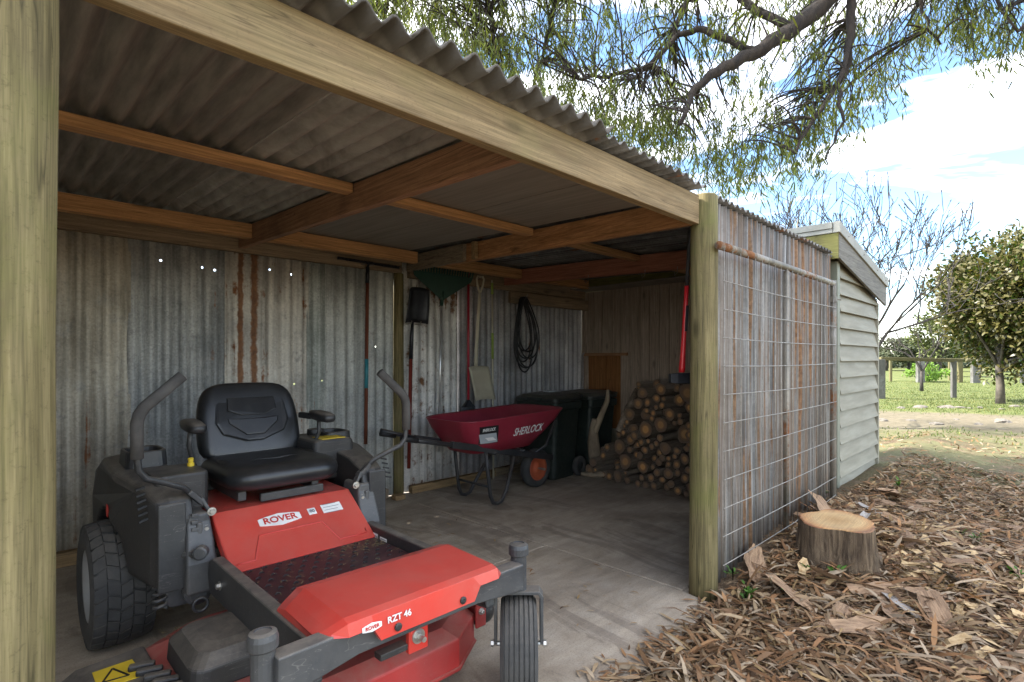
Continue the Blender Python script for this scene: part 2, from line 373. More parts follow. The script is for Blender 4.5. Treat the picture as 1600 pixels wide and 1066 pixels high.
lit = k.ramp(k.noise(v, 26, 7, .75), [(.3, (.05, .035, .024)), (.5, (.15, .105, .067)), (.7, (.30, .22, .14))])
dirt = k.ramp(k.noise(v, 9, 8, .7), [(.3, (.10, .085, .056)), (.7, (.19, .162, .11))])
grs = k.ramp(k.noise(v, 1.6, 9, .75), [(.32, (.065, .082, .025)), (.52, (.105, .122, .04)), (.7, (.18, .17, .075))])
patch = k.ramp(k.noise(v, 1.6, 7, .75), [(.36, 0), (.52, 1)])
bounce_ground = k.n('ShaderNodeMapRange'); bounce_ground.inputs['From Min'].default_value = 1.2; bounce_ground.inputs['From Max'].default_value = 1.7; bounce_ground.inputs['To Min'].default_value = 1; bounce_ground.inputs['To Max'].default_value = 0  # bare dirt put on the unseen ground in front to bounce light indoors
k.l(k.math('ADD', sep.outputs[0], k.math('MULTIPLY', k.math('SUBTRACT', k.noise(v, 1.5, 4), .5), .8)), bounce_ground.inputs['Value']); lit = k.mix(bounce_ground.outputs[0], lit, dirt)
near = k.mix(k.math('MULTIPLY', patch, k.ramp(k.math('DIVIDE', dd, 10.0), [(.40, 0), (.60, 1)])), lit, k.mix(.5, grs, dirt))
c = k.mix(k.ramp(k.math('DIVIDE', dd, 20.0), [(.49, 0), (.55, 1)]), near, dirt)
c = k.mix(k.ramp(k.math('DIVIDE', dd, 20.0), [(.67, 0), (.71, 1)]), c, grs)
setc(c, k, p, 'Base Color'); p.inputs['Roughness'].default_value = .95; p.inputs['Specular IOR Level'].default_value = .1
k.bump(k.noise(v, 40, 6, .7), p, .6, .03)
tag(link('ground', ground_mesh(), m), kind='structure')

# concrete floor, cast in three bays
m, t, p, o = newmat('concrete'); k = NT(t); v = k.coord(rand=False)
vd = k.coord((1, 6, 1), rand=False)
c = k.ramp(k.noise(v, 3.2, 8, .68, .4), [(.3, (.34, .275, .20)), (.5, (.445, .37, .28)), (.72, (.53, .455, .36))])
c = k.mix(.5, c, k.ramp(k.noise(vd, 2.2, 6, .7), [(.35, .62), (.65, 1.15)]), 'MULTIPLY')
st = k.ramp(k.noise(v, 1.25, 5, .6, .8), [(.5, 0), (.68, 1)]); c = k.mix(k.math('MULTIPLY', st, .5), c, (.19, .145, .105))
gr = k.ramp(k.noise(v, 120, 4, .85), [(.52, 0), (.62, 1)]); c = k.mix(k.math('MULTIPLY', gr, .45), c, (.11, .09, .075))
sp = k.ramp(k.noise(v, 160, 2, .6), [(.64, 0), (.7, 1)]); c = k.mix(k.math('MULTIPLY', sp, .5), c, (.42, .40, .37))
dk_ = k.ramp(k.noise(k.coord((1.6, .5, 1), rand=False), 1.7, 6, .7, 1.0), [(.54, 0), (.60, 1)]); c = k.mix(k.math('MULTIPLY', dk_, .42), c, (.13, .10, .078))
lt_ = k.ramp(k.noise(k.coord((.5, 2.2, 1), rand=False), 2.3, 7, .75), [(.58, 0), (.68, 1)]); c = k.mix(k.math('MULTIPLY', lt_, .22), c, (.50, .45, .38))
ck_ = k.ramp(k.noise(v, 1.1, 3, .5, .3), [(.4975, 0), (.5, 1), (.5025, 0)]); 
setc(c, k, p, 'Base Color'); setc(k.ramp(k.noise(v, 2, 5), [(.3, .62), (.7, .85)]), k, p, 'Roughness'); p.inputs['Specular IOR Level'].default_value = .3
k.bump(k.noise(v, 55, 6, .7), p, .35, .008)
M['concrete'] = m
slab = tag(link('concrete_slab', MB().box(-.75, 5.55, 1.3, 4.4, -.15, -.012).build('tmp', None).data, M['concrete']), kind='structure')
bpy.data.objects.remove(bpy.data.objects['tmp']); WORLD['concrete_slab'] = Vector((0, 0, 0))
def slab_bay(poly):
    mb = MB(); mb.prism(poly, lambda a, b, d: (a, b, d), -.11, 0.0); mb.build('slab_bay', M['concrete'], slab, bevel=.006)
slab_bay([(-.75, 1.16), (1.2, 1.155), (2.0, 1.17), (2.66, 1.215), (2.70, 1.42), (2.70, 2.395), (-.75, 2.395)])
slab_bay([(-.75, 2.403), (2.70, 2.403), (2.70, 4.3), (-.75, 4.3)])
slab_bay([(2.708, 1.42), (5.50, 1.42), (5.50, 4.3), (2.708, 4.3)])

# ================================================================== the lean-to
shed = empty('open_shed', (2.4, 2.7, 0), 'open-fronted timber pole lean-to clad in rusty corrugated iron, sheltering the mower', 'shed')
def S(mb, name, mat, **kw): return mb.build(name, M[mat] if isinstance(mat, str) else mat, shed, **kw)
def pole(x, y, r, z0, z1, name='pole', lean=(0, 0), n=20):
    rg = random.Random(int(x * 100)); mb = MB(); rings = []
    for i in range(9):
        f = i / 8; rr = r * (1 + .015 * math.sin(i * 2.1)) * (1.03 - .05 * f)
        rings.append([(x + lean[0] * f + rr * math.cos(a) * (1 + .012 * math.sin(3 * a + i)), y + lean[1] * f + rr * math.sin(a), z0 + (z1 - z0) * f) for a in [2 * math.pi * q / n for q in range(n)]])
    c = [(x + lean[0] + (px - x - lean[0]) * .9, y + lean[1] + (py - y - lean[1]) * .9, pz + .008) for px, py, pz in rings[-1]]
    mb.loft(rings + [c]); return S(mb, name, 'post', smooth=True)
pole(.022, 1.335, .077, -.1, 2.10, lean=(.012, 0))
pole(2.757, 1.322, .0715, -.1, 2.118, lean=(.012, 0))
pole(2.754, 4.262, .048, -.05, 2.03)
pole(-.66, 4.2, .06, -.05, 2.1)
ZR = lambda y: 2.105 + .033 * (y - 1.37)
S(B(-.9, 2.69, 1.312, 1.358, 1.960, 2.112), 'front_beam', 'pine_x', bevel=.004)
S(B(2.84, 5.15, 1.352, 1.398, 1.95, 2.095), 'front_beam', 'dark_x', bevel=.004)
S(B(-.75, 2.71, 4.19, 4.238, 2.032, 2.178), 'back_beam', 'dark_x', bevel=.004)
S(B(2.83, 5.48, 4.19, 4.238, 2.0, 2.17), 'back_beam', 'dark_x', bevel=.004)
def rafter(x0, x1, y0, y1, mat, wd=.046, ht=.138, dz=0):
    mb = MB(); mb.beam((x0, y0, ZR(y0) - ht / 2 + dz), (x1, y1, ZR(y1) - ht / 2 + dz), wd, ht); return S(mb, 'rafter', mat, bevel=.003)
rafter(-.62, -.6, 1.36, 4.188, 'red_y')
rafter(1.385, 1.37, 1.36, 4.188, 'red_y')
rafter(2.69, 2.80, 1.36, 3.58, 'orange_y', ht=.142)
rafter(2.752, 2.815, 3.30, 4.188, 'grey_y', ht=.136, dz=-.004)
rafter(4.06, 4.06, 1.40, 4.188, 'maroon_y', ht=.15)
S(B(5.165, 5.53, 1.42, 4.27, 2.098, 2.108), 'liner_sheet', 'liner')  # soffit added to close the roof-end gap where sun came in
S(B(2.715, 2.748, 3.14, 3.185, 2.025, 2.16), 'cleat', 'sill', bevel=.003)
for y, ht, m_ in ((2.50, .05, 'orange_x'), (3.92, .10, 'orange_x')):
    for x0, x1 in ((-.57, 1.348), (1.405, 2.69), (2.80, 4.03), (4.09, 5.15)):
        dx = .02 if y > 3 else 0
        S(B(x0 + dx, x1 + dx * 2, y, y + .07, ZR(y) - ht, ZR(y) - .002), 'purlin', m_, bevel=.003)
# roof sheets
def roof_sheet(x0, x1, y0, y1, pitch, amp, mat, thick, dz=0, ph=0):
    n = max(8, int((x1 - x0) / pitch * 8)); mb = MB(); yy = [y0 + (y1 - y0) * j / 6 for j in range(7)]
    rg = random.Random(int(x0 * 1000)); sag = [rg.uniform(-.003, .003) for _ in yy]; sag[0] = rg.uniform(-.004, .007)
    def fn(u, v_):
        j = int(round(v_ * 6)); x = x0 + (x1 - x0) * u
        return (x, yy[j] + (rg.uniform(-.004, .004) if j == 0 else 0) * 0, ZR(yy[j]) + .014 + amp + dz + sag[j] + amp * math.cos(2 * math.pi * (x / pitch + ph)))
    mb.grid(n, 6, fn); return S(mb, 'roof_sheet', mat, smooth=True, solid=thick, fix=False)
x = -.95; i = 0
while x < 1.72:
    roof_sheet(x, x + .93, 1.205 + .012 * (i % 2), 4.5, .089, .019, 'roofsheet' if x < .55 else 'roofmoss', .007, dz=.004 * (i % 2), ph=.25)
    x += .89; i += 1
for x0, x1, y0 in ((1.72, 2.48, 1.25), (2.44, 2.675, 1.262), (2.66, 2.86, 1.42), (2.845, 3.56, 1.285), (3.52, 4.28, 1.297), (4.24, 5.0, 1.285), (4.96, 5.236, 1.345)):
    roof_sheet(x0, x1, y0, 4.5, .076, .0125, 'roofiron', .002, dz=.003 * (i % 2) + .002); i += 1
def liner(x0, x1, y0, y1, mat):
    mb = MB(); mb.beam(((x0 + x1) / 2, y0, ZR(y0) + .006), ((x0 + x1) / 2, y1, ZR(y1) + .006), x1 - x0, .005); S(mb, 'liner_sheet', mat)
liner(1.41, 1.55, 1.37, 4.18, 'liner_teal'); liner(1.556, 2.12, 1.37, 4.18, 'liner'); liner(2.126, 2.66, 1.37, 4.18, 'liner')
# wall sheets
def wall_sheet(a0, a1, z0, z1, pitch, amp, mat, y=4.268, ph=0, along='x', tilt=0, name='wall_sheet', top=None):
    n = max(8, int((a1 - a0) / pitch * 9)); rg = random.Random(int(a0 * 977)); mb = MB(); b = [rg.uniform(-.004, .004) for _ in range(6)]
    def fn(u, v_):
        a = a0 + (a1 - a0) * u; j = int(round(v_ * 5)); z = z0 + ((top(a) if top else z1) - z0) * v_
        q = y + b[j] + amp * math.cos(2 * math.pi * (a / pitch + ph)) + tilt * v_
        return (a, q, z) if along == 'x' else (q, a, z)
    mb.grid(n, 5, fn); return S(mb, name, mat, smooth=True, fix=False, solid=.0012)
so_ = (2.4, 2.7, 0)
def loc(x, y, z): return (x - so_[0], y - so_[1], z)
def hl(*pts): return [loc(x, 4.268 + dy, z) for x, z in pts for dy in (-.006, .007)]
M['w1'] = galv('iron_buff', (.30, .27, .215), (.43, .395, .325), .24, .55, spangle=.45)
M['w2'] = galv('iron_bluegrey', (.235, .245, .245), (.37, .375, .36), .16, .5, spangle=.55, holes=hl((.88, 1.92), (1.13, 1.90), (1.21, 1.89), (.98, 1.12)))
M['w3'] = galv('iron_rust_run', (.36, .34, .305), (.50, .475, .42), .46, .35, holes=hl((1.60, 1.94), (1.76, 1.92), (1.74, 1.08), (1.79, 1.05)), bands=[(0, 1.385 - so_[0], .028), (0, 1.482 - so_[0], .034)], spangle=.4)
M['w4'] = galv('iron_green_grey', (.27, .30, .275), (.39, .41, .385), .08, .6, holes=hl((2.02, 1.07), (2.22, 1.06)))
M['w5'] = galv('iron_dull_grey', (.30, .31, .295), (.42, .43, .405), .05, .5, holes=hl((2.52, 1.36)))
M['w6'] = galv('iron_pale_rusted', (.50, .485, .46), (.66, .64, .60), .56, .30, spangle=.3, rustc=((.06, .025, .012), (.24, .12, .055)))
M['w7'] = galv('iron_dark', (.28, .27, .275), (.43, .415, .42), .2, .5)
M['w8'] = galv('iron_purple_grey', (.28, .265, .265), (.42, .40, .39), .16, .5)
wall_sheet(-.75, .71, .004, 2.205, .098, .0115, 'w1', y=4.262)
wall_sheet(.69, 1.29, .004, 2.205, .098, .0115, 'w2', ph=.1)
wall_sheet(1.275, 1.905, .004, 2.205, .096, .010, 'w3', y=4.262, ph=.37)
wall_sheet(1.89, 2.065, .004, 2.205, .094, .008, 'w4', y=4.274, ph=.2)
wall_sheet(2.05, 2.706, .004, 2.205, .094, .010, 'w5', y=4.266)
wall_sheet(2.79, 3.44, .004, 2.205, .094, .010, 'w6', y=4.262)
wall_sheet(3.42, 4.07, .004, 2.205, .088, .011, 'w7', y=4.27)
wall_sheet(4.05, 4.78, .004, 2.205, .088, .011, 'w8', y=4.262)
wall_sheet(4.76, 5.60, .004, 2.205, .088, .011, 'w8', y=4.27, ph=.3)
for a in (1.3, 2.03, 2.76, 3.49): wall_sheet(a, a + .75, .02, 2.12, .09, .011, 'w1', y=-.72, along='y')
S(B(-.8, 5.62, 4.292, 4.312, 1.98, 2.212), 'light_stop_board', 'dark_x')  # unseen board added behind the wall top to block sun through the gap
# sills at the foot of the wall
for x0, x1, y0, z1, m_ in ((-.7, .72, 4.17, .09, 'sill'), (.76, 2.6, 4.18, .09, 'grey_y'), (2.84, 3.9, 4.165, .075, 'sill'), (3.92, 5.4, 4.18, .08, 'dark_x')):
    S(B(x0, x1, y0, y0 + .055, .004, z1), 'sill_plate', m_, bevel=.004)
S(B(2.60, 2.70, 4.06, 4.14, .003, .045), 'wood_block', 'sill', bevel=.006)
# end wall of upright boards, hatch in it
y = 1.46; i = 0
while y < 4.25:
    wv = .118 + .03 * rnd.random(); hi_ = 2.094; lo_ = 1.325 if 3.60 < y < 4.2 else .03
    if y + wv > 4.258: wv = 4.258 - y
    th = rnd.uniform(0, .009)
    if wv > .01: S(B(5.492 - th, 5.514 - th, y, y + wv - .006, lo_, hi_), 'wall_board', 'board', bevel=.002)
    y += wv; i += 1
for y0, y1 in ((3.63, 3.91), (3.915, 4.262)): S(B(5.535, 5.55, y0, y1, .4, 1.31), 'hatch_panel', 'ply', bevel=.002)
S(B(5.47, 5.53, 3.57, 4.2, 1.29, 1.325), 'hatch_rail', 'red_y', bevel=.002)
for y0 in (3.56, 4.18): S(B(5.495, 5.53, y0, y0 + .045, .03, 1.288), 'hatch_stile', 'board', bevel=.002)
S(B(4.1, 5.47, 4.14, 4.186, 1.86, 1.985), 'top_plate', 'dark_x', bevel=.003)
M['wire'] = flat('dull_wire', (.22, .20, .18), .5, .6)
for x, y in ((4.03, 3.05), (4.03, 2.45), (4.03, 2.15)):
    z = ZR(y) - .15
    mb = MB(); mb.tube([(x, y, z + .02), (x - .005, y, z - .03), (x - .03, y + .01, z - .055), (x - .055, y, z - .03)], .003, 6); S(mb, 'wire_hook', 'wire')
# closed bay: iron behind the mesh
M['f1'] = galv('front_iron', (.165, .165, .158), (.275, .27, .255), .42, .92, spangle=.25, lines=.75, rustc=((.09, .05, .025), (.26, .155, .085)), bands=[(0, 3.25 - 2.4, .022)])
M['f2'] = galv('front_iron_rusty', (.17, .16, .145), (.26, .245, .225), .64, .95, spangle=.25, lines=.75, rustc=((.10, .05, .025), (.29, .165, .085)))
M['f3'] = galv('front_iron_brown', (.16, .15, .13), (.25, .235, .205), .62, .95, spangle=.25, lines=.75, rustc=((.09, .05, .03), (.27, .16, .09)))
tp = lambda a: 2.112
wall_sheet(2.80, 3.56, -.03, 2.05, .076, .0125, 'f1', y=1.318, top=tp)
wall_sheet(3.54, 4.06, -.03, 2.05, .076, .0125, 'f1', y=1.326, top=tp)
wall_sheet(4.04, 4.60, -.03, 2.05, .076, .0125, 'f2', y=1.318, top=tp)
wall_sheet(4.58, 5.05, -.03, 2.05, .076, .0125, 'f3', y=1.326, top=tp)

# mesh gate panel leaning on the closed bay
gate = empty('mesh_panel', (3.75, 1.2, 0), 'galvanised pipe and wire mesh gate panel fixed against the corrugated front wall', 'gate')
M['pipe'] = galv('old_pipe', (.15, .132, .10), (.24, .215, .175), .62, .2, spangle=.2)
M['gwire'] = pmat('gate_wire', (.20, .185, .16), (.34, .32, .285), 30, rough=.45, metallic=.5, bump=0)
MB().tube([(2.722, 1.222, 1.84), (3.3, 1.222, 1.845), (4.0, 1.222, 1.845), (4.79, 1.225, 1.845)], .0215, 12).build('top_pipe', M['pipe'], gate, smooth=True)
MB().tube([(3.735, 1.226, .03), (3.735, 1.226, 1.822)], .019, 10).build('upright_pipe', M['pipe'], gate, smooth=True)
MB().tube([(4.80, 1.228, .0), (4.80, 1.228, 1.87)], .024, 10).build('upright_pipe', M['pipe'], gate, smooth=True)
mb = MB(); mb.lathe([(.031, 0), (.031, .04)], (4.80, 1.228, 1.70), n=10); mb.tube([(4.80, 1.20, 1.72), (4.86, 1.19, 1.72)], .006, 6); mb.build('hinge_clamp', M['pipe'], gate)
for i in range(11):
    z = 1.655 - .1475 * i; dz = rnd.uniform(-.006, .006)
    pts = [(2.735 + (4.79 - 2.735) * j / 8, 1.204 + rnd.uniform(-.003, .003), z + dz * j / 8 - .008 * math.sin(math.pi * j / 8)) for j in range(9)]
    MB().tube(pts, .003, 5).build('wire', M['gwire'], gate, smooth=True)
for i in range(20):
    x = 2.76 + i * .104
    if abs(x - 3.735) < .03: continue
    MB().tube([(x, 1.209, .16), (x + rnd.uniform(-.004, .004), 1.2085, 1.0), (x, 1.209, 1.83)], .0024, 5).build('wire', M['gwire'], gate, smooth=True)

# ================================================================== weatherboard shed beyond
wb = empty('weatherboard_shed', (6.2, 2.6, 0), 'pale weatherboard shed with sloping flat roof and wide grey fascia', 'shed')
def W(mb, name, mat, **kw): return mb.build(name, M[mat], wb, **kw)
M['wboard'] = pmat('cream_weatherboard', (.205, .19, .14), (.285, .268, .205), 4, (.5, 4, 4), rough=.65, bump=.12, dust=(.17, .155, .105), dustamt=.4)
M['fascia'] = wood('bare_grey_fascia', (.19, .175, .15), (.30, .285, .25), 0, knots=False, stain=(.26, .25, .17), stainamt=.4)
M['fascia_green'] = wood('mossy_fascia', (.19, .17, .055), (.31, .28, .11), 1, knots=False, stain=(.22, .22, .05), stainamt=.5)
M['capping'] = pmat('roof_capping', (.22, .215, .18), (.30, .29, .25), 5, rough=.6, bump=.1)
M['wpost'] = pmat('painted_post', (.15, .158, .115), (.21, .22, .165), 3, (1, 1, .4), rough=.6, bump=.1, dust=(.2, .19, .14), dustamt=.3)
roofz = lambda x: 2.40 - .157 * (x - 5.24)
i = 0; z = .03
while z < 2.2:
    z1 = z + .15
    x1 = 6.96 if z1 < roofz(6.96) - .27 else 5.24 + (2.40 - .20 - z) / .157
    x1 = min(6.96, x1); j = rnd.uniform(-.003, .003)
    if x1 > 5.6:
        mb = MB(); ytop, ybot = 1.385, 1.343
        zt = z1 + .018
        mb.loft([[(5.50, ybot + j, z), (5.50, ytop + j, zt), (5.50, ytop + .012, zt), (5.50, ybot + .02 + j, z)], [(x1, ybot + j, z), (x1, ytop + j, zt), (x1, ytop + .012, zt), (x1, ybot + .02 + j, z)]])
        W(mb, 'weatherboard', 'wboard', bevel=.002)
    z = z1
i = 0; z = .03
while z < 1.9:
    mb = MB(); mb.loft([[(6.962, y_, z), (6.985, y_, z), (6.968, y_, z + .165), (6.955, y_, z + .165)] for y_ in (1.40, 4.0)]); W(mb, 'weatherboard', 'wboard'); z += .15
mb = MB()
cs = [(5.56, 1.40), (6.95, 1.40), (6.95, 4.0), (5.56, 4.0)]
mb.add([(x_, y_, 0) for x_, y_ in cs] + [(x_, y_, roofz(x_) - .04) for x_, y_ in cs], [(0, 1, 5, 4), (1, 2, 6, 5), (2, 3, 7, 6), (3, 0, 4, 7)]); W(mb, 'wall_lining', 'wboard', solid=.01)
W(B(5.395, 5.475, 1.345, 1.42, 0, 2.12), 'corner_post', 'wpost', bevel=.006)
W(B(6.955, 7.0, 1.345, 1.39, 0, 1.86), 'corner_stop', 'wboard', bevel=.003)
mb = MB(); mb.loft([[(x_, 1.30, roofz(x_) - .27), (x_, 1.322, roofz(x_) - .27), (x_, 1.322, roofz(x_) - .04), (x_, 1.30, roofz(x_) - .04)] for x_ in (5.262, 7.12)]); W(mb, 'front_fascia', 'fascia', bevel=.002)
mb = MB(); mb.loft([[(x_, 1.283, roofz(x_) - .065), (x_, 1.34, roofz(x_) - .065), (x_, 1.34, roofz(x_) + .03), (x_, 1.283, roofz(x_) + .03)] for x_ in (5.225, 7.135)]); W(mb, 'barge_capping', 'capping', bevel=.004)
W(B(5.24, 5.260, 1.302, 4.1, 2.115, 2.335), 'side_fascia', 'fascia_green', bevel=.002)
W(B(5.215, 5.258, 1.342, 4.1, 2.375, 2.43), 'side_capping', 'capping', bevel=.003); W(B(5.226, 5.258, 1.342, 4.1, 2.338, 2.373), 'side_capping', 'capping', bevel=.003)
mb = MB(); mb.loft([[(x_, y_, roofz(x_) + dz) for y_, dz in ((1.342, -.03), (4.1, -.03), (4.1, .02), (1.342, .02))] for x_ in (5.262, 7.12)]); W(mb, 'roof', 'capping')
for x_ in (5.5, 6.05, 6.6, 7.0):
    MB().lathe([(.006, 0), (.006, .006)], (x_, 1.283, roofz(x_) - .02), (0, -1, 0), 8).build('screw', M['wire'], wb)
#==BODY==
# ================================================================== ride-on mower
mow = empty('ride_on_mower', (.98, 2.3, 0), 'red and black zero-turn ride-on mower with black seat and two lap bars', 'mower')
CX = .98
M['red'] = pmat('mower_red', (.55, .024, .016), (.66, .04, .026), 3, rough=.30, bump=.05, dust=(.46, .17, .13), dustamt=.42, coat=.45, settle=0.16)
M['red2'] = pmat('deck_red', (.36, .012, .012), (.48, .02, .018), 4, rough=.4, bump=.08, dust=(.22, .12, .10), dustamt=.5, settle=0.40)
M['blk'] = pmat('black_plastic', (.012, .012, .013), (.022, .022, .023), 5, rough=.45, bump=.1, dust=(.085, .075, .062), dustamt=.4, settle=0.45)
M['blk2'] = pmat('dusty_black_steel', (.014, .015, .017), (.03, .031, .033), 6, rough=.4, bump=.12, dust=(.10, .095, .085), dustamt=.5, settle=0.50)
M['gsteel'] = pmat('grey_painted_steel', (.032, .034, .037), (.06, .062, .065), 7, rough=.42, bump=.12, dust=(.14, .13, .115), dustamt=.5, settle=0.50)
M['vinyl'] = pmat('black_vinyl', (.010, .011, .012), (.016, .017, .019), 12, rough=.34, bump=.12, bdist=.001, spec=.5, dust=(.06, .058, .055), dustamt=.25, settle=0.08)
M['foam'] = pmat('grip_foam', (.050, .046, .042), (.085, .078, .070), 14, rough=.9, bump=.3)
M['rubber'] = pmat('tyre_rubber', (.022, .022, .022), (.045, .044, .042), 8, rough=.8, bump=.2, dust=(.14, .13, .115), dustamt=.5, settle=0.20)
M['rim'] = pmat('grey_rim', (.30, .30, .30), (.42, .42, .42), 5, rough=.45, metallic=.4, bump=.05, dust=(.2, .18, .15), dustamt=.4)
M['steel'] = pmat('zinc_bolt', (.42, .40, .36), (.6, .58, .53), 20, rough=.35, metallic=.8, bump=.05)
M['yellow'] = flat('yellow_sticker', (.68, .47, .03), .5)
M['white'] = flat('white_print', (.78, .77, .74), .5)
M['redprint'] = flat('red_print', (.55, .03, .02), .5)
M['greyprint'] = flat('grey_print', (.25, .25, .27), .5)
M['black'] = flat('plain_black', (.012, .012, .013), .6)
def P(mb, name, mat, parent=None, **kw): return mb.build(name, M[mat], parent or mow, **kw)
def sym(fn):
    for s_ in (-1, 1): fn(s_)
def bolt(p, d, r=.012, h=.012, parent=None, name='bolt', n=6, washer=True):
    mb = MB()
    if washer: mb.lathe([(r * 1.55, 0), (r * 1.55, .003)], p, d, 14)
    mb.lathe([(r, .003), (r, h), (r * .8, h + .002)], p, d, n); return P(mb, name, 'steel', parent)
# deck
dk = [(-.60, 1.82), (-.36, 1.57), (.30, 1.57), (.47, 1.68), (.52, 1.90), (.52, 2.25), (.40, 2.42), (-.40, 2.42), (-.58, 2.30)]
def ring(poly, z, s_): 
    cx = sum(a for a, b in poly) / len(poly); cy = sum(b for a, b in poly) / len(poly)
    return [(CX + cx + (a - cx) * s_, cy + (b - cy) * s_, z) for a, b in poly]
mb = MB(); mb.loft([ring(dk, .085, 1.0), ring(dk, .20, 1.0), ring(dk, .235, .86)])
deck = P(mb, 'cutting_deck', 'red2', bevel=.006)
mb = MB(); mb.tube([(CX + a, b, .09) for a, b in dk], .009, 6, closed=True); P(mb, 'deck_rim', 'red2', deck, smooth=True)
mb = MB(); mb.loft([[(CX - .36 + a, 1.98 + b, z) for a, b in rrect(w_, h_, .05)] for z, w_, h_ in ((.235, .34, .34), (.30, .33, .33), (.335, .27, .26), (.345, .2, .18))]); cov = P(mb, 'spindle_cover', 'blk', deck, bevel=.006)
mb = MB(); mb.loft([[(CX + .30 + a, 1.98 + b, z) for a, b in rrect(w_, h_, .05)] for z, w_, h_ in ((.235, .30, .3), (.30, .28, .28), (.33, .22, .2))]); P(mb, 'spindle_cover', 'blk', deck, bevel=.006)
for dx, dy in ((-.50, 1.84), (-.23, 1.83)): bolt((CX + dx, dy, .238), (0, 0, 1), .009, .01, deck)
# discharge chute
mb = MB(); mb.loft([[(CX - .56, 1.80, .10), (CX - .56, 2.28, .10), (CX - .56, 2.28, .235), (CX - .56, 1.80, .235)], [(CX - .75, 1.78, .08), (CX - .75, 2.3, .08), (CX - .75, 2.3, .215), (CX - .75, 1.78, .215)],
                   [(CX - .93, 1.80, .06), (CX - .93, 2.26, .06), (CX - .93, 2.26, .12), (CX - .93, 1.80, .12)]])
ch = P(mb, 'discharge_chute', 'blk', bevel=.012, seg=3)
for i in range(5):
    mb = MB(); mb.beam((CX - .515 - .012 * i, 1.90 + i * .05, .240), (CX - .585 - .012 * i, 1.925 + i * .05, .241), .026, .02); P(mb, 'rib', 'blk', ch, bevel=.006)
cz_ = lambda o_: .235 - (o_ - .56) * .105 + .002
mb = MB(); mb.add([(CX - o_, y_, cz_(o_)) for o_, y_ in ((.60, 2.06), (.715, 2.09), (.715, 2.22), (.61, 2.20))], [(0, 1, 2, 3)]); ws = P(mb, 'warning_sticker', 'yellow', ch, solid=.002)
mb = MB(); tri = [(.635, 2.10), (.70, 2.125), (.665, 2.19)]
for a, b in zip(tri, tri[1:] + tri[:1]): mb.beam((CX - a[0], a[1], cz_(a[0]) + .0015), (CX - b[0], b[1], cz_(b[0]) + .0015), .006, .002)
P(mb, 'warning_triangle', 'black', ws)
mb = MB(); mb.add([(CX - .46, 1.755, .2365), (CX - .375, 1.715, .2365), (CX - .36, 1.755, .2366), (CX - .445, 1.795, .2366)], [(0, 1, 2, 3)]); P(mb, 'warning_sticker', 'yellow', deck, solid=.003)
# frame: two side rails, front axle beam
for s_, xr in ((-1, CX - .315), (1, CX + .345)):
    mb = MB(); mb.prism([(1.44, .345), (1.47, .47), (2.30, .475), (2.345, .455), (2.36, .40), (2.33, .33), (1.60, .33)], lambda a, b, d: (d, a, b), xr - .022, xr + .022)
    rail = P(mb, 'side_rail', 'blk2', bevel=.008, seg=3)
    for y_ in (1.56, 2.20): bolt((xr + (-.022), y_, .40), (-1, 0, 0), .011, .013, rail)
    if s_ > 0:
        mb = MB(); mb.add([(xr - .0235, 2.235, .375), (xr - .0235, 2.185, .375), (xr - .0235, 2.185, .445), (xr - .0235, 2.235, .445)], [(0, 1, 2, 3)]); a = P(mb, 'sticker', 'white', rail, solid=.001)
        mb = MB()
        for q in range(5): mb.box(xr - .0245, xr - .0242, 2.19, 2.23, .382 + q * .012, .388 + q * .012)
        P(mb, 'sticker_print', 'greyprint', a)
        mb = MB(); mb.add([(xr - .0235, 2.165, .405), (xr - .0235, 2.11, .405), (xr - .0235, 2.11, .44), (xr - .0235, 2.165, .44)], [(0, 1, 2, 3)]); a = P(mb, 'sticker', 'white', rail, solid=.001)
        mb = MB()
        for q in range(3): mb.box(xr - .0245, xr - .0242, 2.115, 2.16, .41 + q * .01, .414 + q * .01)
        P(mb, 'sticker_print', 'greyprint', a)
BY = 1.40
prof = [(-.445, .39), (-.445, .495), (-.30, .497), (.30, .497), (.445, .495), (.445, .40), (.36, .405), (.22, .42), (-.22, .42), (-.34, .40)]
mb = MB(); mb.prism(prof, lambda a, b, d: (CX + a, d, b), BY - .028, BY + .032); axle = P(mb, 'front_axle_beam', 'gsteel', bevel=.006, seg=3)
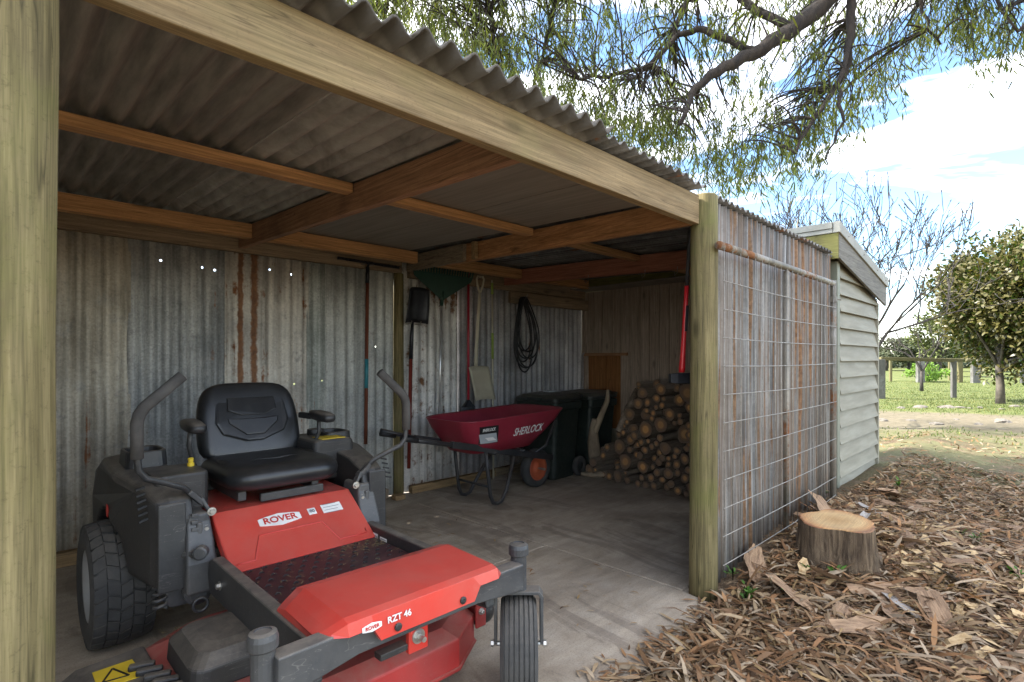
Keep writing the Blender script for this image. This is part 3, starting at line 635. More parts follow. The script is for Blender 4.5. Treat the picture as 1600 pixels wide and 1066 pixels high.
def caster(s_):
    x = CX + s_ * .465; rot = R(-44.8) if s_ > 0 else R(-30)
    root = MB().lathe([(.030, .385), (.030, .515)], (x, BY + .02, 0), n=18).build('caster_stem', M['gsteel'], mow, smooth=False)
    mb = MB(); mb.lathe([(.034, .512), (.038, .517), (.038, .54), (.034, .553), (.022, .557), (.022, .553)], (x, BY + .02, 0), n=20); P(mb, 'stem_cap', 'gsteel', root)
    c, sn = math.cos(rot), math.sin(rot)
    T = lambda a, b, z: (x + a * c - b * sn, BY + .02 + a * sn + b * c, z)      # a: along axle, b: along roll
    mb = MB(); fk = [(-.092, .19), (-.092, .365), (-.078, .385), (.078, .385), (.092, .365), (.092, .19), (.080, .19), (.080, .36), (.072, .373), (-.072, .373), (-.080, .36), (-.080, .19)]
    mb.loft([[T(a, b, z) for a, z in fk] for b in (-.032, .032)]); P(mb, 'caster_fork', 'gsteel', root, bevel=.002)
    ax_ = Vector((c, sn, 0))
    prof_ = []
    W2, RO = .068, .178
    tp_ = [(.105, -W2 * .8), (.13, -W2), (.155, -W2 * .98), (.170, -W2 * .8)]
    for i in range(6):                  # ribbed tread
        a0 = -W2 * .78 + i * W2 * 1.56 / 6; a1 = a0 + W2 * 1.56 / 6
        cr = lambda q: RO - .011 * (q / W2) ** 2
        tp_ += [(cr(a0) - .005, a0 + .0012), (cr(a0), a0 + .003), (cr(a1), a1 - .003), (cr(a1) - .005, a1 - .0012)]
    tp_ += [(.170, W2 * .8), (.155, W2 * .98), (.13, W2), (.105, W2 * .8)]
    wy = T(0, 0, RO + .001)
    wheel = MB().lathe(tp_, wy, ax_, 40, False).build('caster_wheel', M['rubber'], mow, smooth=False)
    mb = MB(); mb.lathe([(.03, -.062), (.10, -.05), (.108, -.045), (.108, .045), (.10, .05), (.03, .062)], wy, ax_, 24); P(mb, 'rim', 'rim', wheel, smooth=False)
    mb = MB(); mb.lathe([(.009, -.104), (.009, .104)], wy, ax_, 8); mb.lathe([(.013, -.104), (.013, -.094)], wy, ax_, 6); mb.lathe([(.013, .094), (.013, .104)], wy, ax_, 6); P(mb, 'axle_bolt', 'steel', wheel)
sym(caster)
# red front apron
F = lambda x_, y_, z_: (CX + x_, y_, z_)
xs = [-.315, -.27, -.235, -.15, 0, .15, .25, .29, .345]
def apron_ring(x_):
    e = min(1, max(0, (.385 - abs(x_ - .015)) / .10))       # ends tuck down and back
    yb, yfr = 1.72, 1.352 + .085 * (1 - e)
    zt = .455 + .085 * e; cut = .448 if -.19 < x_ < .21 else .492
    cut = min(cut, zt - .012)
    return [F(x_, yb, .44), F(x_, yb - .035, zt - .012), F(x_, yb - .09, zt + .002), F(x_, yfr + .03, zt - .006), F(x_, yfr + .004, zt - .014), F(x_, yfr - .004, cut), F(x_, yfr + .012, cut - .001), F(x_, yfr + .05, zt - .05), F(x_, yb - .1, .43)]
mb = MB(); mb.loft([apron_ring(x_) for x_ in (-.325, -.30, -.265, -.22, -.191, -.165, -.08, .02, .12, .185, .211, .25, .295, .33, .355)])
apron = P(mb, 'front_apron', 'red', bevel=.009, seg=3)
for x_ in (-.11, .135):
    mb = MB(); mb.lathe([(.012, 0), (.012, .004), (.007, .006)], F(x_, 1.3485, .468), (0, -1, 0), 12); P(mb, 'apron_bolt', 'blk', apron)
nrm = Vector((0, -1, .25))
text('model_lettering', 'RZT 46', .026, M['white'], apron, F(-.105, 1.3475, .497), (1, 0, 0), (0, .08, 1))
hexp = [(-.036, -.0075), (-.036, .0075), (-.024, .0105), (0, .0145), (.024, .0105), (.036, .0075), (.036, -.0075), (.024, -.0105), (0, -.0145), (-.024, -.0105)]
mb = MB(); mb.add([F(-.195 + a * .85, 1.3475 + .08 * b, .497 + b * .85) for a, b in hexp], [tuple(range(10))]); bd = P(mb, 'badge', 'white', apron, solid=.0015)
text('badge_lettering', 'ROVER', .014, M['redprint'], bd, F(-.195, 1.3455, .497), (1, 0, 0), (0, .1, 1), extrude=.001)
# foot pan and riser panel
mb = MB(); mb.box(CX - .29, CX + .318, 1.70, 2.24, .405, .428); pan = P(mb, 'foot_pan', 'blk2', bevel=.003)
M['pan'] = pmat('worn_red_pan', (.03, .014, .016), (.075, .022, .024), 5, rough=.45, bump=.1, dust=(.12, .10, .09), dustamt=.5)
pan.data.materials.clear(); pan.data.materials.append(M['pan'])
mb = MB()
for i in range(11):
    for j in range(10):
        x_ = CX - .265 + i * .056 + (.028 if j % 2 else 0); y_ = 1.77 + j * .046
        if x_ < CX + .30: mb.tube([(x_ - .010, y_, .4275), (x_ - .004, y_ + .005, .431), (x_ + .004, y_ + .005, .431), (x_ + .010, y_, .4275)], .0028, 4)
o = P(mb, 'tread_bumps', 'black', pan); o['kind'] = 'stuff'
rz0, rz1 = (2.20, .43), (2.455, .602)
rp_ = lambda x_, f, h=0: Vector(F(x_, rz0[0] + (rz1[0] - rz0[0]) * f - .83 * h * .98, rz0[1] + (rz1[1] - rz0[1]) * f + .55 * h * 1.5))
mb = MB(); mb.loft([[rp_(x_, 0), rp_(x_, .97), Vector(F(x_, 2.462, .607)), Vector(F(x_, 2.90, .612)), Vector(F(x_, 2.90, .56)), Vector(F(x_, 2.5, .56)), Vector(F(x_, 2.25, .41))] for x_ in (-.295, .325)])
riser = P(mb, 'riser_panel', 'red', bevel=.008, seg=3)
mb = MB(); pth = [(-.27, .12), (-.20, .12), (-.15, .50), (.12, .50), (.16, .12), (.29, .12), (.295, .2)]
mb.tube([rp_(a, f, .001) for a, f in pth], .0035, 6); P(mb, 'pressed_line', 'red', riser, smooth=True)
ydir = (rp_(0, 1) - rp_(0, 0)).normalized()
mb = MB(); mb.add([rp_(-.045, .70, .002) + Vector((a * 2.5, 0, 0)) + ydir * b * 2.3 for a, b in hexp], [tuple(range(10))]); bd = P(mb, 'badge', 'white', riser, solid=.002)
text('badge_lettering', 'ROVER', .046, M['redprint'], bd, rp_(-.045, .70, .0045), (1, 0, 0), ydir, extrude=.001)
for x_, w_, h_ in ((.115, .036, .036), (.21, .095, .05)):
    mb = MB(); mb.add([rp_(x_ - .015, .72, .002) + Vector((a * w_, 0, 0)) + ydir * b * h_ for a, b in ((-.5, -.5), (.5, -.5), (.5, .5), (-.5, .5))], [(0, 1, 2, 3)]); st_ = P(mb, 'sticker', 'white', riser, solid=.002)
    if w_ < .05: text('sticker_lettering', '80', .024, M['greyprint'], st_, rp_(x_ - .015, .72, .0045), (1, 0, 0), ydir)
    else:
        mb = MB()
        for q in range(4):
            mb.beam(rp_(x_ - .055, .63 + q * .055, .0042), rp_(x_ + .02 - .01 * (q % 2), .63 + q * .055, .0042), .005, .0008)
        P(mb, 'sticker_print', 'greyprint', st_)
def clippings(par, x0, x1, y0, y1, z_, n_, seed):
    rg = random.Random(seed); ps = [(rg.uniform(x0, x1), rg.uniform(y0, y1), z_ + rg.uniform(.001, .005)) for _ in range(n_)]
    o = leaf_mesh('dry_clippings', ps, [(rg.gauss(0, 1), rg.gauss(0, 1), .05) for _ in ps], [(0, 0, 1)] * n_, [rg.uniform(.008, .035) for _ in ps], [rg.uniform(.0015, .004) for _ in ps], [np.array((.30, .24, .13)) * rg.uniform(.5, 1.2) for _ in ps], M['clip'], par); o['kind'] = 'stuff'
M['clip'] = colmat('clipping', .85)
clippings(pan, CX - .27, CX + .30, 1.74, 2.19, .4285, 160, 1); clippings(pan, CX + .12, CX + .31, 2.08, 2.19, .4285, 120, 2); clippings(riser, CX - .26, CX + .30, 2.48, 2.66, .611, 90, 3)
clippings(deck, CX - .50, CX - .36, 2.14, 2.34, .2355, 120, 4)
# side brackets
def bracket(s_):
    x0 = CX + .015 + s_ * .315; x1 = x0 + s_ * .11
    mb = MB(); mb.loft([[(min(x0, x1) + q, 2.40 - .05 * (z < .5), z), (max(x0, x1) - q, 2.40 - .05 * (z < .5), z), (max(x0, x1) - q, 2.56, z), (min(x0, x1) + q, 2.56, z)] for z, q in ((.33, 0), (.45, 0), (.60, .012), (.635, .02))])
    b_ = P(mb, 'side_bracket', 'gsteel', bevel=.012, seg=3)
    bolt((x0 + s_ * .03, 2.397, .57), (0, -1, 0), .009, .008, b_)
    mb = MB(); mb.beam((x0 + s_ * .055, 2.388, .42), (x0 + s_ * .055, 2.398, .60), .022, .02, (0, -1, 0)); P(mb, 'pressed_rib', 'gsteel', b_, bevel=.006)
sym(bracket)
mb = MB(); mb.lathe([(.026, 0), (.026, .03), (.02, .034)], (CX - .36, 2.34, .50), (-.5, -.85, 0), 18); P(mb, 'adjuster_knob', 'gsteel')
mb = MB(); mb.tube([(CX - .38, 2.36, .49), (CX - .42, 2.44, .47)], .018, 8); P(mb, 'knob_arm', 'gsteel')
# gearbox, links and springs showing under the side pod
mb = MB(); mb.loft([[(CX - .40 + a, 2.50 + d, .33 + b) for a, b in rrect(.12, .13, .035)] for d in (-.05, .12)]); P(mb, 'gearbox', 'gsteel', bevel=.008)
mb = MB(); mb.lathe([(.03, -.03), (.05, -.02), (.05, .02), (.03, .03)], (CX - .36, 2.41, .325), (0, 1, 0), 16); P(mb, 'drain_plug', 'gsteel')
hx = [(CX - .475 + .024 * math.cos(i * 1.05), 2.46 + .024 * math.sin(i * 1.05), .27 + i * .0042) for i in range(80)]
P(MB().tube(hx, .0065, 6), 'spring', 'gsteel', smooth=True)
mb = MB(); mb.tube([(CX - .36 + .026 * math.cos(a), 2.36, .285 + .026 * math.sin(a)) for a in [i * math.pi / 8 for i in range(16)]], .006, 6, closed=True); P(mb, 'tie_loop', 'gsteel', smooth=True)
# side pods (fenders)
def pod(s_):
    arch = [(2.93 + .315 * math.cos(R(a)), .28 + .315 * math.sin(R(a))) for a in range(20, 146, 14)]
    pr = [(2.41, .355), (2.405, .62), (2.43, .70), (2.56, .745), (2.80, .775), (3.12, .80), (3.24, .755), (3.36, .60), (3.34, .42)] + arch + [(2.62, .36)]
    xa, xb = CX + s_ * .37, CX + s_ * .585
    def fn(a, b, d):
        f = max(0, min(1, (2.80 - a) / .38)); q = max(0, (abs(d - CX) - .37) / .215); return (d - s_ * .085 * f * q, a, b)
    mb = MB(); inset = lambda q: [(2.85 + (a - 2.85) * q, .5 + (b - .5) * q) if not any(abs(a - e[0]) < 1e-6 and abs(b - e[1]) < 1e-6 for e in arch) else (a, b) for a, b in pr]
    mb.loft([[fn(a, b, xa) for a, b in pr], [fn(a, b, CX + s_ * .50) for a, b in pr], [fn(a, b, CX + s_ * .565) for a, b in inset(.965)], [fn(a, b, xb) for a, b in inset(.88)]])
    f_ = P(mb, 'side_pod', 'blk', bevel=.014, seg=3)
    mb = MB(); mb.prism([(2.40, .35), (2.40, .69), (2.412, .69), (2.412, .35)], lambda a, b, d: (d, a - .004, b), CX + s_ * .40, CX + s_ * .495)
    P(mb, 'pod_front_panel', 'blk2', f_, bevel=.01)
    for q in range(6):
        mb = MB(); z = .70 - q * .022; mb.beam((CX + s_ * .52, 2.50 - q * .012, z + .05), (CX + s_ * .55, 2.495 - q * .012, z + .042), .010, .008); P(mb, 'vent_slot', 'black', f_)
    # cup recess tray and cap behind the lever
    mb = MB(); mb.loft([[(CX + s_ * .45 + a, 2.90 + b, z) for a, b in rrect(w_, w_ * 1.3, .04)] for z, w_ in ((.77, .16), (.845, .15), (.845, .125), (.79, .115))]); P(mb, 'cup_holder', 'blk', f_, bevel=.006)
    if s_ < 0:
        for q in range(9):
            mb = MB(); mb.box(CX - .385, CX - .36, 2.385, 2.40, .40 + q * .028, .415 + q * .028); P(mb, 'cooling_fin', 'gsteel', f_, bevel=.003)
        mb = MB(); mb.lathe([(.014, 0), (.014, .012), (.010, .016), (.012, .034), (.008, .037)], (CX - .31, 2.70, .775), n=12); P(mb, 'choke_knob', 'yellow', f_)
        mb = MB(); mb.loft([[(CX - .38 + a, 2.66 + b, z) for a, b in rrect(.20, .26, .03)] for z in (.62, .775)]); P(mb, 'control_console', 'blk', f_, bevel=.01)
        mb = MB(); mb.lathe([(.03, 0), (.03, .002)], (CX - .5865, 2.86, .60), (-1, 0, 0), 6); P(mb, 'pod_badge', 'redprint', f_)
    else:
        mb = MB(); mb.loft([[(CX + .36 + a, 2.85 + b, z) for a, b in rrect(w_, .34, .03)] for z, w_ in ((.62, .24), (.80, .23), (.825, .21))]); tk = P(mb, 'fuel_tank', 'blk', f_, bevel=.012)
        mb = MB(); mb.box(CX + .30, CX + .43, 2.70, 2.82, .826, .829); P(mb, 'yellow_label', 'yellow', tk)
        mb = MB(); mb.lathe([(.045, 0), (.048, .01), (.045, .03), (.02, .034)], (CX + .37, 2.93, .826), n=16); P(mb, 'fuel_cap', 'blk', tk)
sym(pod)
# rear wheels with chunky turf tread
def rear_wheel(s_):
    x0 = CX + s_ * .545; RO, W2 = .268, .115; cy, cz = 2.93, .272
    tp_ = [(.145, -W2 * .86), (.17, -W2 * .98), (.21, -W2 * 1.02), (.243, -W2 * .92), (.256, -W2 * .78), (.258, 0), (.256, W2 * .78), (.243, W2 * .92), (.21, W2 * 1.02), (.17, W2 * .98), (.145, W2 * .86)]
    wh = MB().lathe(tp_, (x0, cy, cz), (1, 0, 0), 48, False).build('rear_wheel', M['rubber'], mow, smooth=True)
    mb = MB()
    NT_ = 30
    for i in range(NT_):
        for j in range(5):
            a0 = 2 * math.pi * (i + (.5 if j % 2 else 0)) / NT_; xa = -W2 * .94 + j * W2 * 1.88 / 5; xb = xa + W2 * 1.88 / 5 - .004
            sk = (.10 if j % 2 else -.10) * .6; da = 2 * math.pi / NT_ * .80
            vs = []
            for rr in (.25, RO):
                for xx, sh in ((xa, 0), (xb, sk)):
                    rr2 = rr - .014 * abs(xx / W2) ** 3
                    for ang in (a0 + sh, a0 + sh + da): vs.append((x0 + xx, cy + rr2 * math.cos(ang), cz + rr2 * math.sin(ang)))
            mb.add(vs, [(4, 5, 7, 6), (0, 4, 6, 2), (1, 3, 7, 5), (0, 1, 5, 4), (2, 6, 7, 3)])
    o = P(mb, 'tread', 'rubber', wh, bevel=0); o['kind'] = 'stuff'
    mb = MB(); mb.lathe([(.02, s_ * .05), (.05, s_ * .05), (.06, s_ * .035), (.118, s_ * .045), (.128, s_ * .07), (.146, s_ * W2 * .88), (.152, s_ * W2 * .9), (.152, s_ * W2 * .7)], (x0, cy, cz), (1, 0, 0), 36); P(mb, 'rim', 'rim', wh, smooth=True)
    mb = MB(); mb.lathe([(.025, 0), (.025, s_ * .07), (.015, s_ * .075)], (x0, cy, cz), (1, 0, 0), 12); P(mb, 'hub', 'steel', wh)
sym(rear_wheel)
P(B(CX - .5, CX + .5, 2.88, 2.98, .22, .33), 'rear_axle', 'blk2', bevel=.01)
P(B(CX - .33, CX + .36, 2.92, 3.36, .30, .66), 'engine_housing', 'blk', bevel=.04, seg=3)
# seat
SX = CX + .03
def rr3(w_, d_, r_, n=5): return rrect(w_, d_, r_, n)
mb = MB(); mb.loft([[(SX + a, 2.69 + b, z) for a, b in rr3(w_, d_, r_)] for z, w_, d_, r_ in ((.665, .42, .46, .08), (.685, .50, .54, .11), (.725, .525, .565, .12), (.76, .51, .545, .12), (.782, .42, .45, .10), (.776, .26, .28, .08))])
cush = P(mb, 'seat_cushion', 'vinyl', smooth=True, sub=1)
for q in (-1, 1):
    mb = MB(); mb.loft([[(SX + q * (.205 - .01 * abs(k - 2)) + .03 * c_, 2.56 + k * .075, .765 + .026 * s2 - .01 * abs(k - 2) * 1.2) for c_, s2 in [(math.cos(i * math.pi / 4), math.sin(i * math.pi / 4)) for i in range(8)]] for k in range(5)]); P(mb, 'side_bolster', 'vinyl', cush, smooth=True, sub=1)
mb = MB(); mb.tube([(SX - .15, 2.55, .772), (SX - .08, 2.66, .776), (SX, 2.62, .777), (SX + .10, 2.66, .776), (SX + .17, 2.56, .772)], .004, 6); P(mb, 'seat_seam', 'vinyl', cush, smooth=True)
prof_b = [(.745, .44, .10, 2.915), (.78, .50, .115, 2.93), (.86, .505, .12, 2.955), (.95, .50, .115, 2.98), (1.03, .475, .105, 3.0), (1.085, .43, .09, 3.015), (1.115, .34, .07, 3.02), (1.125, .22, .04, 3.02)]
mb = MB(); mb.loft([[(SX + a, yc + b, z) for a, b in rr3(w_, d_, d_ * .48)] for z, w_, d_, yc in prof_b])
back = P(mb, 'backrest', 'vinyl', smooth=True, sub=1)
fy = lambda z: 2.93 + (z - .78) * .36 - .0735 + max(0, z - 1.0) * .16
def panel(poly, name, h=.006):
    mb = MB(); mb.loft([[(SX + a, fy(z) + .004, z) for a, z in poly], [(SX + a, fy(z) - h, z) for a, z in poly], [(SX + a * .93, fy(z) - h - .003, 1 * z + (.955 - z) * .06) for a, z in poly]]); return P(mb, name, 'vinyl', back, smooth=False, bevel=.003)
panel([(-.165, 1.065), (.165, 1.065), (.178, .93), (.15, .875), (.04, .835), (-.04, .835), (-.15, .875), (-.178, .93)], 'back_panel', .004)
panel([(-.115, 1.05), (.115, 1.05), (.12, .99), (.06, .965), (-.06, .965), (-.12, .99)], 'upper_panel', .011)
panel([(-.125, .95), (-.06, .945), (.06, .945), (.125, .95), (.12, .925), (.045, .865), (-.045, .865), (-.12, .925)], 'lower_panel', .011)
mb = MB()
for x_ in (-.19, .14): mb.beam((SX + x_, 2.50, .648), (SX + x_, 2.9, .648), .035, .04)
mb.box(SX - .12, SX + .17, 2.475, 2.50, .615, .65); mb.box(SX - .20, SX + .18, 2.86, 2.9, .62, .67)
P(mb, 'seat_bracket', 'blk2', bevel=.004)
def arm(s_):
    x_ = CX + s_ * .30; 
    mb = MB(); mb.loft([[(x_ + a * sc, 2.60 + k * .075, .945 + b * sc + .004 * k) for a, b in rrect(.075, .05, .022, 3)] for k, sc in ((0, .55), (.25, .9), (1.2, 1.05), (2.2, 1.0), (2.7, .8), (2.85, .5))])
    a_ = P(mb, 'arm_pad', 'blk', smooth=True)
    P(MB().tube([(x_, 2.74, .93), (x_ + s_ * .004, 2.75, .86), (x_ - s_ * .02, 2.78, .77), (x_ - s_ * .075, 2.80, .66)], .011, 8), 'arm_tube', 'blk2', a_, smooth=True)
    P(MB().beam((x_ - s_ * .05, 2.86, .95), (x_ - s_ * .02, 2.78, .945), .03, .03), 'arm_hinge', 'black', a_, bevel=.006)
sym(arm)
# lap bars
def lap(s_):
    X_ = lambda q: CX + .012 + s_ * q
    pv = (X_(.325), 2.43, .625)
    mb = MB(); mb.tube([(X_(.345), 2.44, .665), (X_(.42), 2.41, .745), (X_(.50), 2.38, .785), (X_(.55), 2.368, .805), (X_(.575), 2.362, .84), (X_(.58), 2.36, .90), (X_(.58), 2.36, 1.02), (X_(.565), 2.362, 1.06), (X_(.44), 2.37, 1.175)], .0125, 10)
    bar = P(mb, 'lap_bar', 'blk2', smooth=True)
    mb = MB(); mb.tube([(X_(.58), 2.36, .885), (X_(.58), 2.36, 1.015), (X_(.573), 2.361, 1.045), (X_(.555), 2.363, 1.073), (X_(.432), 2.371, 1.184)], .0215, 12); P(mb, 'foam_grip', 'foam', bar, smooth=True)
    mb = MB(); mb.beam((X_(.315), 2.425, .615), (X_(.355), 2.43, .69), .014, .035, (0, -1, 0)); mb.beam((X_(.345), 2.436, .665), (X_(.40), 2.42, .725), .02, .04, (0, -1, 0)); P(mb, 'pivot_plate', 'gsteel', bar, bevel=.004)
    bolt((X_(.32), 2.405, .632), (0, -1, 0), .011, .012, bar)
sym(lap)
# hitch tab under the apron, anti-scalp wheel, bracket
mb = MB(); mb.box(CX + .0, CX + .075, 1.455, 1.475, .30, .40); tab = P(mb, 'hanger_tab', 'red', bevel=.004)
mb = MB(); mb.box(CX - .10, CX + .0, 1.46, 1.50, .315, .335); P(mb, 'hanger_arm', 'blk', tab, bevel=.003)
mb = MB(); mb.lathe([(.024, 0), (.024, .004)], (CX + .035, 1.455, .35), (0, -1, 0), 20); mb.lathe([(.016, .004), (.016, .014)], (CX + .035, 1.455, .35), (0, -1, 0), 6); mb.lathe([(.009, .014), (.009, .035)], (CX + .035, 1.455, .35), (0, -1, 0), 10); P(mb, 'hanger_bolt', 'steel', tab)
mb = MB(); mb.box(CX + .50, CX + .512, 1.66, 1.78, .15, .29); mb.box(CX + .46, CX + .512, 1.655, 1.665, .15, .29); ab = P(mb, 'wheel_bracket', 'red2', bevel=.002)
bolt((CX + .512, 1.70, .215), (1, 0, 0), .009, .014, ab); bolt((CX + .485, 1.655, .215), (0, -1, 0), .009, .014, ab)
mb = MB(); mb.lathe([(.02, -.03), (.062, -.028), (.066, -.015), (.066, .015), (.062, .028), (.02, .03)], (CX + .55, 1.74, .18), (1, 0, 0), 24); P(mb, 'anti_scalp_wheel', 'blk', smooth=True)
# ================================================================== wheelbarrow
bar = empty('wheelbarrow', (3.2, 3.56, 0), 'maroon tray wheelbarrow with black frame and orange wheel hub', 'wheelbarrow')
M['tray'] = pmat('maroon_poly', (.24, .012, .03), (.31, .02, .042), 4, rough=.42, bump=.05, dust=(.25, .10, .11), dustamt=.25, settle=0.20)
M['frame'] = pmat('black_frame', (.014, .014, .016), (.03, .03, .033), 6, rough=.4, bump=.08, dust=(.10, .09, .08), dustamt=.35, settle=0.30)
M['hub'] = pmat('orange_hub', (.42, .075, .03), (.55, .12, .045), 6, rough=.5, bump=.05, dust=(.25, .15, .1), dustamt=.4)
def Q(mb, name, mat, parent=None, **kw): return mb.build(name, M[mat], parent or bar, **kw)
BYc = 3.56
# tray: outer and inner skins as one lofted shell; front (wheel end) leans far out
def tray_ring(z, f, ins=0):
    xf = 3.62 + .34 * f - ins; xr = 2.90 - .17 * f + ins; hw = .20 + .125 * f - ins; r_ = .10 + .04 * f
    cx, L_ = (xf + xr) / 2, xf - xr
    return [(cx + a, BYc + b, z + .045 * (a / L_ + .5) * f) for a, b in rrect(L_, hw * 2, r_, 5)]
rings = [tray_ring(.46, 0), tray_ring(.56, .42), tray_ring(.66, .8), tray_ring(.735, 1.0), tray_ring(.742, 1.03), tray_ring(.748, 1.0, .0), tray_ring(.735, .98, .008), tray_ring(.66, .79, .008), tray_ring(.56, .41, .008), tray_ring(.468, .02, .008)]
mb = MB(); mb.loft(rings); tray = Q(mb, 'tray', 'tray', smooth=True)
def tp3(x_, f):                          # point on the near outer side of the tray
    hw = .20 + .125 * f; z = .46 + .275 * f; return Vector((x_, BYc - hw - .003, z + .02 * f))
yd = (tp3(3, 1) - tp3(3, 0)).normalized()
conform(text('brand_lettering', 'SHERLOCK', .10, M['white'], tray, tp3(3.47, .50) + Vector((0, -.002, .012)), (1, 0, .05), (0, 0, 1), shear=.12, sx=.74, extrude=.004), tray, -1.0, .002)
M['labelgrey'] = flat('label_grey', (.42, .45, .47), .5)
def lab(name, mat, x0, x1, z0, z1, par, gap):
    mb = MB(); mb.grid(8, 5, lambda u, v_: (x0 + (x1 - x0) * u + .05 * (1 - v_), 3.2, z0 + (z1 - z0) * v_)); o = Q(mb, name, mat, par); conform(o, tray, -1.0, gap); return o
lb = lab('paper_label', 'black', 2.86, 3.07, .545, .70, tray, .002)
lab('label_body', 'labelgrey', 2.875, 3.065, .55, .635, lb, .004)
lab('label_patch', 'white', 2.95, 3.04, .57, .60, lb, .0055)
conform(text('label_lettering', 'SHERLOCK', .038, M['white'], lb, (2.97, 3.2, .668), (1, 0, .02), (0, 0, 1), sx=.75), tray, -1.0, .0045)
for s_ in (-1, 1):
    hy = lambda x_: BYc + s_ * (.085 + .165 * max(0, min(1, (3.9 - x_) / 1.2)))
    hz = lambda x_: .30 + (3.92 - x_) * .215
    mb = MB(); mb.beam((2.62, hy(2.62), hz(2.62)), (4.0, hy(4.0), hz(4.0)), .038, .055); h_ = Q(mb, 'handle_rail', 'frame', bevel=.004)
    mb = MB(); mb.tube([(2.63, hy(2.63), hz(2.63)), (2.17 if s_ < 0 else 2.30, hy(2.4), hz(2.17) - .002)], .019, 10); Q(mb, 'handle_tube', 'frame', h_, smooth=True)
    mb = MB(); x_ = 2.17 if s_ < 0 else 2.30; mb.tube([(x_ + .13, hy(2.4), hz(x_ + .13)), (x_ - .005, hy(2.4), hz(x_) + .002)], .023, 10); Q(mb, 'hand_grip', 'black', h_, smooth=True)
    ly = BYc + s_ * .21
    mb = MB(); mb.tube([(3.02, hy(3.02) , hz(3.02) - .02), (3.04, ly, .30), (3.07, ly, .09), (3.10, ly, .03), (3.15, ly, .016), (3.20, ly, .03), (3.25, ly, .10), (3.42, hy(3.42), hz(3.42) - .02)], .0165, 10); Q(mb, 'leg', 'frame', smooth=True)
    mb = MB(); mb.tube([(3.70, BYc + s_ * .10, hz(3.7)), (3.86, BYc + s_ * .13, .42), (3.97, BYc + s_ * .16, .66)], .014, 8); Q(mb, 'tray_brace', 'frame', smooth=True)
mb = MB(); mb.tube([(3.06, BYc - .21, .17), (3.06, BYc + .21, .17)], .011, 8); Q(mb, 'cross_brace', 'frame', smooth=True)
mb = MB(); mb.tube([(3.12, BYc - .22, .445), (3.12, BYc + .22, .445)], .014, 8); mb.tube([(3.50, BYc - .2, .42), (3.50, BYc + .2, .42)], .014, 8); Q(mb, 'tray_support', 'frame', smooth=True)
wc = (3.86, BYc, .19)
mb = MB(); mb.lathe([(.115, -.034), (.135, -.046), (.165, -.046), (.183, -.03), (.188, 0), (.183, .03), (.165, .046), (.135, .046), (.115, .034)], wc, (0, 1, 0), 32, False); wh = Q(mb, 'wheel', 'rubber', smooth=True)
mb = MB(); mb.lathe([(.02, -.04), (.04, -.038), (.05, -.026), (.10, -.028), (.119, -.04), (.119, .04), (.10, .028), (.05, .02), (.04, .038), (.02, .04)], wc, (0, 1, 0), 28); Q(mb, 'wheel_hub', 'hub', wh, smooth=True)
mb = MB(); mb.lathe([(.012, -.12), (.012, .12)], wc, (0, 1, 0), 8); Q(mb, 'axle', 'steel', wh)

# ================================================================== wheelie bins
M['bin'] = pmat('dark_green_bin', (.010, .017, .014), (.02, .03, .025), 25, rough=.45, bump=.5, bdist=.003, dust=(.10, .105, .095), dustamt=.30)
M['binlid'] = pmat('bin_lid', (.012, .017, .015), (.022, .028, .026), 7, rough=.38, bump=.1, dust=(.12, .12, .11), dustamt=.35, settle=0.30)
def wheelie(x_, y_, rz, label):
    r0 = empty('wheelie_bin', (0, 0, 0), label, 'bin', 'wheelie bins in the back corner')
    mb = MB(); sec = [(0, .37, .40), (.03, .39, .42), (.62, .44, .49), (.72, .45, .51), (.722, .48, .55), (.80, .49, .56), (.802, .47, .53)]
    mb.loft([[(a, b, z) for a, b in rrect(w_, d_, .05)] for z, w_, d_ in sec]); mb.build('bin_body', M['bin'], r0, smooth=False, bevel=.008)
    mb = MB(); lid = [(.80, .50, .57), (.835, .505, .575), (.852, .47, .54), (.875, .40, .45), (.88, .28, .32)]
    mb.loft([[(a - .01, b, z + (.012 if a > 0 else 0)) for a, b in rrect(w_, d_, .06)] for z, w_, d_ in lid]); ld = mb.build('bin_lid', M['binlid'], r0, smooth=False, bevel=.008)
    mb = MB(); mb.tube([(.27, -.20, .835), (.31, -.20, .85), (.31, .20, .85), (.27, .20, .835)], .016, 8); mb.build('handle_bar', M['binlid'], ld, smooth=True)
    mb = MB(); mb.box(-.275, -.24, -.10, .10, .815, .85); mb.build('lid_grip', M['binlid'], ld, bevel=.008)
    mb = MB(); mb.tube([(.19, -.27, .105), (.19, .27, .105)], .012, 8); mb.build('axle', M['frame'], r0)
    for s_ in (-1, 1):
        mb = MB(); mb.lathe([(.05, -.02), (.075, -.027), (.098, -.024), (.105, -.012), (.105, .012), (.098, .024), (.075, .027), (.05, .02)], (.19, s_ * .255, .106), (0, 1, 0), 24, False); wh_ = mb.build('wheel', M['rubber'], r0, smooth=True)
        mb = MB(); mb.lathe([(.015, -.024), (.052, -.016), (.052, .016), (.015, .024)], (.19, s_ * .255, .106), (0, 1, 0), 16); mb.build('wheel_disc', M['binlid'], wh_)
    r0.location = (x_, y_, .002); r0.rotation_euler = (0, 0, rz); return r0
wheelie(4.36, 3.82, R(4), 'dark green wheelie bin standing directly behind the wheelbarrow')
wheelie(4.98, 3.80, R(-3), 'dark green wheelie bin standing beside the firewood stack')
mb = MB(); mb.loft([[(4.42 + a, 3.86 + b, .892 + dz) for a, b in ((-.07, -.05), (.07, -.03), (.06, .06), (-.06, .05))] for dz in (0, .012)])
tag(mb.build('rag', M['labelgrey']), 'small pale folded rag lying on a bin lid', 'rag')

